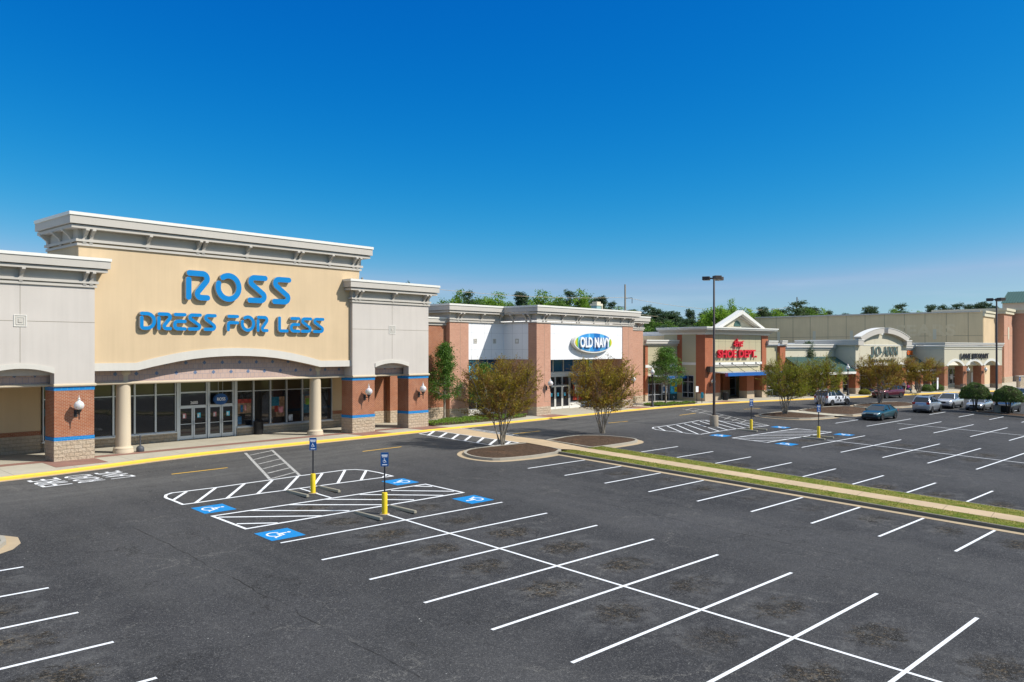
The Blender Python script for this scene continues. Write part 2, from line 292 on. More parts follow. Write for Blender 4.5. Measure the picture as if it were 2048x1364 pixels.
# ------------------------------------------------------------------ mesh builder
class MB:
    def __init__(s): s.v = []; s.f = []; s.mi = []; s.mats = []
    def m(s, mat):
        mat = M[mat] if isinstance(mat, str) else mat
        if mat not in s.mats: s.mats.append(mat)
        return s.mats.index(mat)
    def add(s, vs, fs, mat):
        b = len(s.v); i = s.m(mat); s.v += [tuple(p) for p in vs]
        for f in fs: s.f.append([b + q for q in f]); s.mi.append(i)
        return s
    def box(s, x0, y0, z0, x1, y1, z1, mat):
        if x0 > x1: x0, x1 = x1, x0
        if y0 > y1: y0, y1 = y1, y0
        if z0 > z1: z0, z1 = z1, z0
        vs = [(x0, y0, z0), (x1, y0, z0), (x1, y1, z0), (x0, y1, z0), (x0, y0, z1), (x1, y0, z1), (x1, y1, z1), (x0, y1, z1)]
        return s.add(vs, [(0, 3, 2, 1), (4, 5, 6, 7), (0, 1, 5, 4), (1, 2, 6, 5), (2, 3, 7, 6), (3, 0, 4, 7)], mat)
    def prism(s, poly, a, b, mat, axis='y', side=None, mat2=None):
        """poly in the plane across axis; y: (x,z)  x: (y,z)  z: (x,y)"""
        n = len(poly)
        P = {'y': lambda p, t: (p[0], t, p[1]), 'x': lambda p, t: (t, p[0], p[1]), 'z': lambda p, t: (p[0], p[1], t)}[axis]
        area = sum(poly[i][0] * poly[(i + 1) % n][1] - poly[(i + 1) % n][0] * poly[i][1] for i in range(n))
        if area < 0: poly = poly[::-1]
        if a > b: a, b = b, a
        # for y axis: (x,z) ccw seen from -y
        vs = [P(p, a) for p in poly] + [P(p, b) for p in poly]
        flip = axis != 'y'
        fa = list(range(n)); fb = list(range(2 * n - 1, n - 1, -1))
        if flip: fa = fa[::-1]; fb = fb[::-1]
        s.add(vs, [fa], mat if not mat2 else mat)
        base = len(s.v) - 2 * n
        i2 = s.m(mat2 or mat)
        s.f.append([base + q for q in fb]); s.mi.append(i2)
        for i in range(n):
            j = (i + 1) % n; q = [i, i + n, j + n, j] if not flip else [i, j, j + n, i + n]
            s.f.append([base + t for t in q]); s.mi.append(i2)
        return s
    def tube(s, pts, r, mat, n=8, cap=True):
        pts = [Vector(p) for p in pts]; rs = r if isinstance(r, (list, tuple)) else [r] * len(pts)
        vs = []; up = None
        for i, p in enumerate(pts):
            d = (pts[min(i + 1, len(pts) - 1)] - pts[max(i - 1, 0)])
            d = d.normalized() if d.length > 1e-9 else Vector((0, 0, 1))
            if up is None: up = Vector((1, 0, 0)) if abs(d.x) < .8 else Vector((0, 1, 0))
            a = d.cross(up)
            if a.length < 1e-4: a = d.cross(Vector((0, 1, 0)))
            a.normalize(); b = d.cross(a).normalized(); up = b.cross(d) if False else up
            for k in range(n):
                t = 2 * math.pi * k / n; vs.append(p + (a * math.cos(t) + b * math.sin(t)) * rs[i])
        fs = []
        for i in range(len(pts) - 1):
            for k in range(n):
                fs.append((i * n + k, i * n + (k + 1) % n, (i + 1) * n + (k + 1) % n, (i + 1) * n + k))
        if cap: fs += [tuple(range(n - 1, -1, -1)), tuple((len(pts) - 1) * n + k for k in range(n))]
        return s.add(vs, fs, mat)
    def lathe(s, prof, mat, n=24, c=(0, 0, 0)):
        vs = []; fs = []
        for r, z in prof:
            for k in range(n):
                t = 2 * math.pi * k / n; vs.append((c[0] + r * math.cos(t), c[1] + r * math.sin(t), c[2] + z))
        for i in range(len(prof) - 1):
            for k in range(n): fs.append((i * n + k, i * n + (k + 1) % n, (i + 1) * n + (k + 1) % n, (i + 1) * n + k))
        fs += [tuple(range(n - 1, -1, -1)), tuple((len(prof) - 1) * n + k for k in range(n))]
        return s.add(vs, fs, mat)
    def build(s, name, parent=None, off=(0, 0, 0), smooth=False, bevel=0):
        me = bpy.data.meshes.new(name)
        me.from_pydata([(p[0] - off[0], p[1] - off[1], p[2] - off[2]) for p in s.v], [], s.f)
        for q in s.mats: me.materials.append(q)
        me.polygons.foreach_set('material_index', s.mi)
        if smooth:
            me.polygons.foreach_set('use_smooth', [True] * len(me.polygons))
        me.update()
        o = bpy.data.objects.new(name, me); sc.collection.objects.link(o)
        if smooth:
            me.set_sharp_from_angle(angle=R(40))
        if bevel:
            b = o.modifiers.new('bevel', 'BEVEL'); b.width = bevel; b.segments = 2; b.limit_method = 'ANGLE'
        if parent: o.parent = parent
        elif off != (0, 0, 0): o.location = off
        return o
def tag(o, label=None, cat=None, group=None, kind=None):
    if label: o['label'] = label
    if cat: o['category'] = cat
    if group: o['group'] = group
    if kind: o['kind'] = kind
    return o
def thing(name, loc, rz, label, cat, group=None):
    o = bpy.data.objects.new(name, None); sc.collection.objects.link(o)
    o.location = loc; o.rotation_euler = (0, 0, R(rz)); o.empty_display_size = .3
    return tag(o, label, cat, group)
def copy_tree(o, loc=None, rz=None, label=None, scale=None, parent=None):
    c = o.copy(); sc.collection.objects.link(c)
    if parent: c.parent = parent
    if loc is not None: c.location = loc
    if rz is not None: c.rotation_euler = (0, 0, R(rz))
    if scale: c.scale = (scale,) * 3 if not isinstance(scale, tuple) else scale
    if label: c['label'] = label
    for ch in list(o.children): copy_tree(ch, parent=c)
    return c
# ------------------------------------------------------------------ terrain heights
G0, GX, GY = -1.823, .003952, .0344347
def plane(x, y): return G0 + GX * x + GY * y
def gz(x, y): return min(plane(x, y), -.13)
def sz(x, y): return min(plane(x, y) + .15, 0.)
def S2(xs, ys): return (xs * AX[0] + ys * AY[0], xs * AX[1] + ys * AY[1])
def drape(mb, poly, mat, off=0., fn=gz, kink=-.13):
    """lay a flat outline on the ground, cut where the slope meets the level"""
    bm = bmesh.new(); vs = [bm.verts.new((p[0], p[1], 0)) for p in poly]
    bm.faces.new(vs); bmesh.ops.triangulate(bm, faces=bm.faces[:])
    y0 = (kink - G0) / GY
    bmesh.ops.bisect_plane(bm, geom=bm.verts[:] + bm.edges[:] + bm.faces[:], plane_co=(0, y0, 0), plane_no=(GX, GY, 0))
    bmesh.ops.recalc_face_normals(bm, faces=bm.faces[:])
    bm.verts.index_update()
    V = [(v.co.x, v.co.y, fn(v.co.x, v.co.y) + off) for v in bm.verts]; F = []
    for f in bm.faces:
        ids = [v.index for v in f.verts]
        if f.normal.z < 0: ids = ids[::-1]
        F.append(ids)
    bm.free(); mb.add(V, F, mat); return mb
def strip(mb, a, b, wd, mat, off=.006, ext=0.):
    dx, dy = b[0] - a[0], b[1] - a[1]; L = math.hypot(dx, dy) or 1; ux, uy = dx / L, dy / L
    a = (a[0] - ux * ext, a[1] - uy * ext); b = (b[0] + ux * ext, b[1] + uy * ext); h = wd / 2
    return drape(mb, [(a[0] - uy * h, a[1] + ux * h), (a[0] + uy * h, a[1] - ux * h), (b[0] + uy * h, b[1] - ux * h), (b[0] - uy * h, b[1] + ux * h)], mat, off)
def polyline_offset(pts, d, closed=False):
    out = []; n = len(pts)
    for i, p in enumerate(pts):
        a = pts[(i - 1) % n] if (closed or i > 0) else None; b = pts[(i + 1) % n] if (closed or i < n - 1) else None
        nn = Vector((0, 0))
        ds = []
        for q, r in ((a, p), (p, b)):
            if q is None or r is None: continue
            e = Vector((r[0] - q[0], r[1] - q[1]))
            if e.length > 1e-9: e.normalize(); ds.append(Vector((-e.y, e.x)))
        nn = sum(ds, Vector((0, 0)));
        if nn.length < 1e-6: nn = ds[0]
        nn.normalize(); k = 1 / max(.5, nn.dot(ds[0]))
        out.append((p[0] + nn.x * d * k, p[1] + nn.y * d * k))
    return out
def smoothpoly(pts, it=2):
    for _ in range(it):
        q = []
        for i in range(len(pts)):
            a, b = pts[i], pts[(i + 1) % len(pts)]
            q += [(a[0] * .75 + b[0] * .25, a[1] * .75 + b[1] * .25), (a[0] * .25 + b[0] * .75, a[1] * .25 + b[1] * .75)]
        pts = q
    return pts
def outline(mb, pts, wd, mat, off=.006):
    """closed painted line"""
    a = polyline_offset(pts, wd / 2, True); b = polyline_offset(pts, -wd / 2, True); n = len(pts)
    for i in range(n):
        j = (i + 1) % n; drape(mb, [a[i], b[i], b[j], a[j]], mat, off)
    return mb
# ------------------------------------------------------------------ ground
import json
D = json.loads('''{"hatchA":[[16.74,35.18],[16.98,35.6],[17.36,35.83],[17.68,35.8],[19.4,35.67],[20.85,35.68],[22.36,35.66],[23.99,35.67],[25.36,35.59],[26.75,35.55],[27.24,35.3],[27.54,34.68],[27.59,33.76],[27.48,32.49],[23.01,32.88],[20.1,33.13],[17.12,33.21],[16.59,33.26],[16.67,34.34],[16.68,34.9]],"hatchAs":[[[16.67,34.34],[17.98,35.7]],[[17.12,33.21],[19.4,35.67]],[[18.57,33.19],[20.87,35.66]],[[20.07,33.16],[22.32,35.54]],[[21.41,33.03],[23.86,35.62]],[[22.47,32.46],[25.26,35.51]],[[24.25,32.81],[26.69,35.48]],[[25.62,32.73],[27.54,34.74]],[[26.9,32.56],[27.47,33.01]]],"walkB":[[[25.86,44.09],[22.32,35.7]],[[27.66,44.11],[24.01,35.65]],[[25.56,43.1],[27.56,43.87]],[[24.89,41.58],[26.92,42.46]],[[24.32,40.1],[26.26,40.89]],[[23.71,38.66],[25.61,39.44]],[[23.16,37.34],[24.95,38.01]],[[22.47,35.93],[24.51,36.73]]],"hatchC":[[16.44,30.51],[27.28,29.76],[27.21,27.07],[16.32,27.78]],"hatchCs":[[[16.52,30.19],[19.62,27.63]],[[16.48,28.73],[17.69,27.8]],[[18.03,30.39],[21.02,27.63]],[[19.83,30.26],[22.77,27.56]],[[21.57,30.16],[24.44,27.43]],[[23.37,29.96],[26.08,27.24]],[[25.02,29.7],[27.11,27.58]],[[26.55,29.76],[27.12,29.11]]],"blue":[[[16.48,32.26],[17.83,32.28],[17.78,31.18],[16.49,31.08]],[[16.22,26.88],[17.47,26.85],[17.35,25.58],[16.14,25.65]],[[26.14,31.65],[27.5,31.66],[27.31,30.45],[26.11,30.5]],[[25.92,26.34],[27.1,26.36],[27.06,25.05],[25.81,25.06]],[[56.58,29.73],[57.96,29.66],[57.8,28.54],[56.31,28.53]],[[66.17,29.03],[67.42,28.84],[66.96,27.74],[65.62,27.86]],[[55.96,24.3],[57.73,24.15],[57.32,23.07],[55.59,23.25]],[[65.61,23.58],[66.76,23.46],[66.24,22.12],[64.88,22.26]]],"lines":[[[22.15,32.88],[21.97,30.22]],[[21.73,27.43],[21.63,24.82]],[[73.88,26.42],[78.88,26.07]],[[78.99,28.57],[78.88,26.07]],[[61.73,22.78],[61.53,20.93]]],"stops":[[[21.32,32.71],[21.22,30.9]],[[22.96,32.63],[22.9,30.83]],[[20.9,27.08],[20.87,25.36]],[[22.76,27.06],[22.6,25.33]],[[61.64,29.99],[61.64,28.18]],[[63.09,29.83],[63.19,28.06]],[[61.13,24.38],[60.92,22.56]],[[62.54,24.25],[62.71,22.55]]],"boll":[[22.01,31.66],[21.7,26.17],[62.26,29.0],[62.03,23.44],[135.98,22.42]],"pole":[[62.64,32.5],[124.66,23.06]],"dash":[[[19.48,40.25],[22.51,40.17]],[[31.5,40.1],[34.65,40.09]],[[45.2,39.76],[48.19,39.63]],[[57.09,39.42],[59.61,39.13]],[[67.97,38.85],[71.17,38.9]],[[79.28,37.75],[81.71,37.04]]],"tan":[[41.99,44.65],[44.52,44.89],[44.19,41.35],[44.2,38.99],[44.56,36.21],[42.51,36.18],[42.09,36.53]],"tanline":[[[44.63,44.92],[44.27,38.93]],[[44.96,43.74],[44.86,38.93]]],"hatchG":[[39.78,44.05],[41.88,44.7],[41.99,36.44],[39.64,36.51]],"hatchGs":[[[39.7,43.04],[41.69,44.54]],[[39.6,41.77],[41.76,43.27]],[[39.67,40.58],[41.82,42.09]],[[39.7,39.38],[41.86,40.86]],[[39.68,38.16],[41.91,39.66]],[[39.65,36.98],[41.9,38.45]],[[40.57,36.39],[41.87,37.12]]],"isl1":[[35.54,35.34],[36.49,35.96],[37.54,36.05],[39.33,35.85],[41.8,35.57],[41.79,34.07],[41.16,32.08],[40.08,31.55],[38.11,31.48],[36.12,31.86],[35.14,32.24],[34.79,32.98],[34.75,33.92],[35.06,34.72]],"isl1g":[[35.4,35.87],[34.65,34.82],[34.48,33.54],[34.75,32.2],[35.27,31.63],[36.89,31.5],[40.02,31.51],[40.76,32.09],[37.11,32.74],[35.81,34.84],[36.33,36.14],[35.87,36.17]],"isl2":[[43.85,35.57],[47.16,35.85],[48.16,35.51],[49.23,34.38],[49.73,32.42],[49.27,31.45],[48.27,30.98],[45.93,30.99],[43.53,31.24],[43.43,31.48],[43.56,32.78]],"hatchI":[[56.89,34.98],[57.54,35.28],[58.08,35.2],[61.55,35.18],[65.45,35.44],[66.19,35.17],[66.8,34.23],[66.65,32.47],[66.73,30.96],[66.91,29.58],[65.66,29.68],[62.24,30.32],[59.43,30.46],[56.57,30.47],[56.2,31.27],[56.39,32.24],[56.27,33.48],[56.43,34.38]],"hatchIs":[[[57.75,34.95],[56.31,33.45]],[[59.21,34.99],[56.47,32.02]],[[60.69,34.97],[56.52,30.65]],[[62.04,34.99],[58.12,30.5]],[[63.5,35.05],[61.51,32.63]],[[61.2,32.29],[59.62,30.47]],[[65.01,35.11],[63.49,33.26]],[[62.3,32.02],[60.97,30.43]],[[65.97,35.05],[62.31,30.35]],[[66.8,34.23],[63.55,30.22]],[[66.65,32.47],[64.82,30.07]]],"ladder":[[[74.34,42.15],[66.02,29.75]],[[76.05,41.92],[66.91,29.58]],[[73.12,41.07],[76.05,41.92]],[[72.21,39.86],[74.48,40.33]],[[71.29,38.61],[73.68,39.14]],[[69.79,35.97],[71.84,36.25]],[[68.18,34.36],[70.99,35.08]],[[67.63,33.32],[70.14,33.88]],[[66.8,32.08],[69.12,32.68]]],"hatchJ":[[56.52,27.81],[66.81,27.02],[66.66,24.15],[56.29,24.99]],"isl3":[[74.07,34.17],[77.62,34.11],[80.88,33.52],[82.85,32.47],[83.63,29.77],[83.71,27.99],[81.36,27.69],[77.52,28.28],[74.19,29.08],[72.96,31.35],[72.7,33.1]],"isl3g":[[85.13,28.47],[84.66,27.95],[80.7,28.03],[77.16,28.15],[73.76,28.91],[72.91,31.47],[73.01,33.24],[75.45,29.58],[78.84,28.76]]}''')
g = MB()
y0 = (-.13 - G0) / GY
ya = y0 + 900 * GX / GY; yb_ = y0 - 900 * GX / GY
lo = -60.
g.add([(-900, lo, plane(-900, lo)), (900, lo, plane(900, lo)), (900, yb_, -.13), (-900, ya, -.13)], [(0, 1, 2, 3)], 'asphalt')
g.add([(-900, ya, -.13), (900, yb_, -.13), (1500, -60, -.13), (1500, 75, -.13), (-900, 160, -.13)], [(0, 1, 2, 3, 4)], 'asphalt')
tag(g.build('ground'), 'dark grey sealed asphalt of the parking lot and the drive', 'ground', kind='structure')
g = MB(); g.add([(-900, 160, -.13), (1500, 75, -.13), (3500, 3500, -.13), (-3500, 3500, -.13)], [(0, 1, 2, 3)], 'turf')
g.add([(-3500, -3500, -2.9), (3500, -3500, -2.9), (3500, -60.2, -3.3), (-3500, -60.2, -3.3)], [(0, 1, 2, 3)], 'turf')
tag(g.build('terrain'), 'rough green land behind the shops', 'terrain', kind='structure')
# sidewalk, kerb, pavers
KERB = [(-40, 43.2), (12.81, 43.73), (15.04, 43.86), (17.52, 44.15), (20.35, 44.58), (23.48, 44.88), (26.72, 44.95), (34.1, 44.8), (45, 44.73), (59.45, 44.75), (67.65, 44.72), (76.64, 44.3), (81.2, 43.62), (85.9, 42.7),
        (92.86, 40.5), (100.09, 38.0), (107.5, 35.8), (113, 34.5), (122.7, 31.85), (129.8, 29.95), (140.9, 26.5), (147.5, 23.8), (175, 12), (230, -12)]
mb = MB(); back = [(230, 12), (160, 40), (130, 48), (100, 55), (60, 60), (-40, 60)]
inner = polyline_offset(KERB, .16)
drape(mb, inner + back, 'walk', 0, sz, -.15)
tag(mb.build('sidewalk'), 'pale concrete sidewalk along the shop fronts', 'sidewalk', kind='structure')
mb = MB(); o2 = polyline_offset(KERB, 0); o3 = polyline_offset(KERB, -.34); o4 = polyline_offset(KERB, .17)
mo = polyline_offset(KERB, -.03)
for i in range(len(KERB) - 1):
    n = max(1, int(math.hypot(KERB[i + 1][0] - KERB[i][0], KERB[i + 1][1] - KERB[i][1]) / 2.5))
    for k_ in range(n):
        t0, t1 = k_ / n, (k_ + 1) / n; L_ = lambda P, t: (P[i][0] * (1 - t) + P[i + 1][0] * t, P[i][1] * (1 - t) + P[i + 1][1] * t)
        a0, a1, b0, b1, c0, c1, e0, e1 = L_(o4, t0), L_(o4, t1), L_(o2, t0), L_(o2, t1), L_(o3, t0), L_(o3, t1), L_(mo, t0), L_(mo, t1)
        zt = lambda p: sz(*p) + .006; zb = lambda p: gz(*p) - .05; zg = lambda p: gz(*p) + .012
        mb.add([(*a0, zt(a0)), (*a1, zt(a1)), (*b0, zt(b0)), (*b1, zt(b1)), (*e0, zt(b0) - .035), (*e1, zt(b1) - .035), (*e0, zb(b0)), (*e1, zb(b1))], [(0, 2, 3, 1), (2, 4, 5, 3), (4, 6, 7, 5)], 'ykerb')
        mb.add([(*e0, zg(b0)), (*e1, zg(b1)), (*c0, gz(*c0) + .008), (*c1, gz(*c1) + .008)], [(0, 2, 3, 1)], 'gutter')
tag(mb.build('kerb'), 'yellow painted kerb with a concrete gutter below the shops', 'kerb', kind='structure')
mb = MB()
drape(mb, [(-5, 47.75), (-5, 46.9), (45, 46.9), (45, 47.75)], 'paver', .004, sz, -.15)
for x0, x1 in ((10.3, 12.9), (15.7, 18.3), (35.4, 38.0), (41.0, 43.6), (56.2, 58.9), (70.5, 73)):
    drape(mb, [(x0, 46.9), (x0, 44.97), (x1, 44.97), (x1, 46.9)], 'paver', .008, sz, -.15)
drape(mb, [(85, 44.9), (85.6, 43.1), (88, 42.4), (88.5, 44.3)], 'paver', .008, sz, -.15)
tag(mb.build('paving_bands'), 'reddish brick paver bands in the sidewalk', 'paving', kind='structure')
# median with grass and path
def ST(l): return [S2(*p) for p in l]
def raised(mb, poly, mat, h=.15, side=None):
    drape(mb, poly, mat, h, gz)
    n = len(poly)
    for i in range(n):
        a, b = poly[i], poly[(i + 1) % n]
        m_ = max(1, int(math.hypot(a[0] - b[0], a[1] - b[1]) / 6))
        for q in range(m_):
            p = [a[j] + (b[j] - a[j]) * q / m_ for j in (0, 1)]; r_ = [a[j] + (b[j] - a[j]) * (q + 1) / m_ for j in (0, 1)]
            mb.add([(*p, gz(*p) - .1), (*r_, gz(*r_) - .1), (*r_, gz(*r_) + h), (*p, gz(*p) + h)], [(0, 1, 2, 3)], side or mat)
mb = MB(); raised(mb, ST([(37.78, -30), (37.95, -30), (37.95, 34.35), (37.78, 34.35)]), 'kerbd', .152)
raised(mb, ST([(41.9, -30), (42.05, -30), (42.05, 34.35), (41.9, 34.35)]), 'kerbd', .152)
drape(mb, ST([(37.33, -30), (37.78, -30), (37.78, 34.3), (37.33, 34.2)]), 'gutter', .012)
tag(mb.build('kerb'), 'dark concrete kerb and gutter of the grass strip', 'kerb', kind='structure')
mb = MB(); drape(mb, ST([(37.95, -30), (39.2, -30), (39.2, 34.35), (37.95, 34.35)]), 'turf', .15); drape(mb, ST([(40.45, -30), (41.9, -30), (41.9, 34.3), (40.45, 34.3)]), 'turf', .15)
tag(mb.build('grass_strip'), 'mown grass beds either side of the path through the parking lot', 'grass', kind='structure')
mb = MB(); drape(mb, ST([(39.2, -30), (40.45, -30), (40.45, 34.35), (41.0, 38.6), (39.0, 38.6), (38.75, 34.9), (39.2, 34.35)]), 'path', .157)
T = D['tan']; drape(mb, [T[0], T[6], T[5], T[4], T[3], T[2], T[1]], 'path', .012)
mb.add([(*S2(39.0, 38.6), gz(*S2(39.0, 38.6)) + .157), (*S2(41, 38.6), gz(*S2(41, 38.6)) + .157), (*T[4], gz(*T[4]) + .012), (*T[5], gz(*T[5]) + .012)], [(0, 1, 2, 3)], 'path')
tag(mb.build('path'), 'tan concrete path crossing the drive and running down the grass strip', 'path', kind='structure')
# grass blades on the strip: one mass nobody could count
rnd = random.Random(5); mb = MB(); V = []; F = []
for i in range(26000):
    ys = 34.2 - (rnd.random() ** 1.4) * 38; xs = rnd.choice([rnd.uniform(37.93, 39.22), rnd.uniform(40.43, 41.95)])
    x, y = S2(xs, ys); zz = gz(x, y) + .15; a = rnd.random() * 6.28; h = rnd.uniform(.015, .045); wv = rnd.uniform(.01, .022)
    if rnd.random() < .05: h += .04
    dx, dy = math.cos(a) * wv, math.sin(a) * wv; b = len(V)
    V += [(x - dx, y - dy, zz), (x + dx, y + dy, zz), (x + rnd.uniform(-.04, .04), y + rnd.uniform(-.04, .04), zz + h)]; F.append((b, b + 1, b + 2))
mb.add(V, F, 'lfar'); tag(mb.build('grass'), 'short green and straw coloured grass on the strip by the path', 'grass', kind='stuff')
# mulch islands
def island(poly, name, kerbmat='kerbc', wd=.16, gut=None, lab='', mound=.12, sharp=()):
    q_ = []; P_ = [tuple(p) for p in poly]
    for i, p in enumerate(P_):      # round the corners except where the bed meets the path
        a, b = P_[i - 1], P_[(i + 1) % len(P_)]
        if i in sharp: q_.append(p)
        else: q_ += [(p[0] * .75 + a[0] * .25, p[1] * .75 + a[1] * .25), (p[0] * .75 + b[0] * .25, p[1] * .75 + b[1] * .25)]
    poly = q_
    ar = sum(poly[i][0] * poly[(i + 1) % len(poly)][1] - poly[(i + 1) % len(poly)][0] * poly[i][1] for i in range(len(poly)))
    if ar < 0: poly = poly[::-1]
    ins = polyline_offset(poly, wd, True); n = len(poly); mb = MB()
    out = polyline_offset(poly, -.42, True)
    for i in range(n):
        j = (i + 1) % n; a, b, c, d_ = poly[i], poly[j], ins[j], ins[i]
        mb.add([(*a, gz(*a) + .15), (*b, gz(*b) + .15), (*c, gz(*c) + .15), (*d_, gz(*d_) + .15), (*a, gz(*a) - .08), (*b, gz(*b) - .08), (*c, gz(*c) + .05), (*d_, gz(*d_) + .05)], [(0, 1, 2, 3), (0, 4, 5, 1), (3, 2, 6, 7)], kerbmat)
        if gut: drape(mb, [poly[i], poly[j], out[j], out[i]], 'gutter', .009)
    k_ = tag(mb.build('kerb'), lab[0], 'kerb', kind='structure')
    cx = sum(p[0] for p in ins) / n; cy = sum(p[1] for p in ins) / n
    mb = MB(); V = []; F = []; K = 5; rr = random.Random(n)
    for q in range(K + 1):
        for p in ins:
            t = q / K; x, y = p[0] + (cx - p[0]) * t, p[1] + (cy - p[1]) * t
            V.append((x, y, gz(x, y) + .12 + mound * math.sin(t * 1.57) + (rr.uniform(0, .02) if q else 0)))
    for q in range(K):
        for i in range(n): F.append((q * n + i, q * n + (i + 1) % n, (q + 1) * n + (i + 1) % n, (q + 1) * n + i))
    mb.add(V, F, 'mulch'); tag(mb.build('mulch_bed'), lab[1], 'mulch', kind='structure')
island(D['isl1'], 'a', gut=True, lab=('rounded kerb of the near tree island', 'brown mulch bed under the nearest tree'), sharp=(4, 5, 6, 7))
island(D['isl2'], 'b', gut=True, lab=('rounded kerb of the second tree island', 'brown mulch bed under the second tree'), sharp=(0, 8, 9, 10))
i3 = D['isl3']
i3a = [(73.6, 34.0), (77.2, 33.9), (79.6, 33.6), (79.3, 28.2), (77.4, 28.5), (74.4, 29.3), (73.2, 31.3)]
i3b = [(81.3, 33.3), (86.5, 33.2), (91.4, 32.4), (92.2, 31.0), (90.5, 28.0), (85.5, 27.2), (81.0, 27.8)]
island(i3a, 'c', gut=True, lab=('kerb of the third tree island', 'mulch bed under the third tree'))
island(i3b, 'd', gut=True, lab=('kerb of the fourth tree island', 'mulch bed under the fourth tree'))
mb = MB(); drape(mb, [(79.5, 28.2), (81.2, 27.9), (81.5, 33.5), (79.8, 33.7)], 'walk', .13); tag(mb.build('path'), 'short concrete walk between the middle tree islands', 'path', kind='structure')
i4 = [(93.5, 31.8), (98, 31.6), (104, 30.4), (104.2, 28.3), (100, 26.6), (95.5, 27.8), (93.2, 29.6)]
island(i4, 'e', gut=True, lab=('kerb of the far tree island', 'mulch bed under the tree behind the teal sedan'))
i5 = ST([(94.1, 27.4), (98.3, 27.4), (98.3, 0), (94.1, 0)])
island(i5, 'f', 'kerbd', lab=('kerb in front of the row of parked cars', 'mulch strip under the round clipped shrubs'), mound=.05)
i6 = [(4, 33.4), (8.2, 33.3), (9.6, 32.4), (9.3, 31.0), (8.2, 30.3), (4, 30.0)]
island(i6, 'g', gut=True, lab=('kerb of the island at the left edge', 'mulch bed at the left edge of the lot'))
# painted markings
W = 2.743; mb = MB(); LW = .11
def st_line(x0, x1, ys): strip(mb, S2(x0, ys), S2(x1, ys), LW, 'paint', .006)
for k_ in range(10): st_line(14.29 if k_ != 3 else 14.25, 25.18, 26.28 - W * k_)
for k_ in range(13): st_line(32.45, 37.36, 31.79 - W * k_)
for k_ in range(14): st_line(42.06, 47.04, 31.7 - W * k_)
for k_ in range(12): st_line(54.04, 64.81, 26.22 - W * k_)
for k_ in range(9): st_line(71.9, 82.4, 28.95 - W * k_)
for k_ in range(10): st_line(89.05, 93.85, 29.45 - W * k_)
for k_ in range(8): st_line(-4, 6.85, 28.75 - 2.68 * k_)
for k_ in range(8): st_line(98.6, 103.8, 25.2 - W * k_)
cl = lambda xs, a, b: strip(mb, S2(xs, a), S2(xs, b), LW, 'paint', .009)
cl(19.78, 27.9, 0); cl(59.53, 26.9, -8); cl(76.9, 28.2, 0); strip(mb, *D['lines'][0], LW, 'paint', .009)
for a in (D['lines'][2], D['lines'][3]): strip(mb, *a, LW, 'paint', .006)
outline(mb, D['hatchA'], .13, 'paint', .009)
for a in D['hatchAs']: strip(mb, *a, .14, 'paint', .006)
outline(mb, D['hatchC'], .13, 'paint', .009)
for a in D['hatchCs']: strip(mb, *a, .14, 'paint', .006)
outline(mb, D['hatchG'], .12, 'paint', .016)
for a in D['hatchGs']: strip(mb, *a, .2, 'paint', .013)
for a in D['tanline']: strip(mb, *a, .12, 'paint', .018)
outline(mb, D['hatchI'], .11, 'paint', .009)
for a in D['hatchIs']: strip(mb, *a, .12, 'paint', .006)
outline(mb, D['hatchJ'], .12, 'paint', .009)
P = [Vector(p) for p in D['hatchJ']]
for q in range(1, 9):   # diagonal bars of the far access aisle
    dv = (Vector(D['hatchCs'][3][1]) - Vector(D['hatchCs'][3][0])).normalized(); nv = Vector((-dv.y, dv.x))
    cs_ = [p.dot(nv) for p in P]; c_ = min(cs_) + (max(cs_) - min(cs_)) * q / 9; hit = []
    for i in range(4):
        a, b = P[i], P[(i + 1) % 4]; da, db = a.dot(nv) - c_, b.dot(nv) - c_
        if da * db < 0: hit.append(a + (b - a) * (da / (da - db)))
    if len(hit) == 2: strip(mb, hit[0], hit[1], .12, 'paint', .006)
tag(mb.build('road_markings'), 'white painted stall lines and hatched aisles on the asphalt', 'markings', kind='structure')
mb = MB()
for a in D['walkB'][:2]: strip(mb, *a, .16, 'fpaint', .006)
for a in D['walkB'][2:]: strip(mb, *a, .13, 'fpaint', .009)
for a in D['ladder'][:2]: strip(mb, *a, .12, 'fpaint', .012)
for a in D['ladder'][2:]: strip(mb, *a, .11, 'fpaint', .015)
tag(mb.build('crosswalk_markings'), 'faded white ladder crosswalks on the drive', 'markings', kind='structure')
mb = MB()
for a in D['dash']: strip(mb, *a, .12, 'ydash', .006)
tag(mb.build('lane_dashes'), 'yellow dashes along the middle of the drive', 'markings', kind='structure')
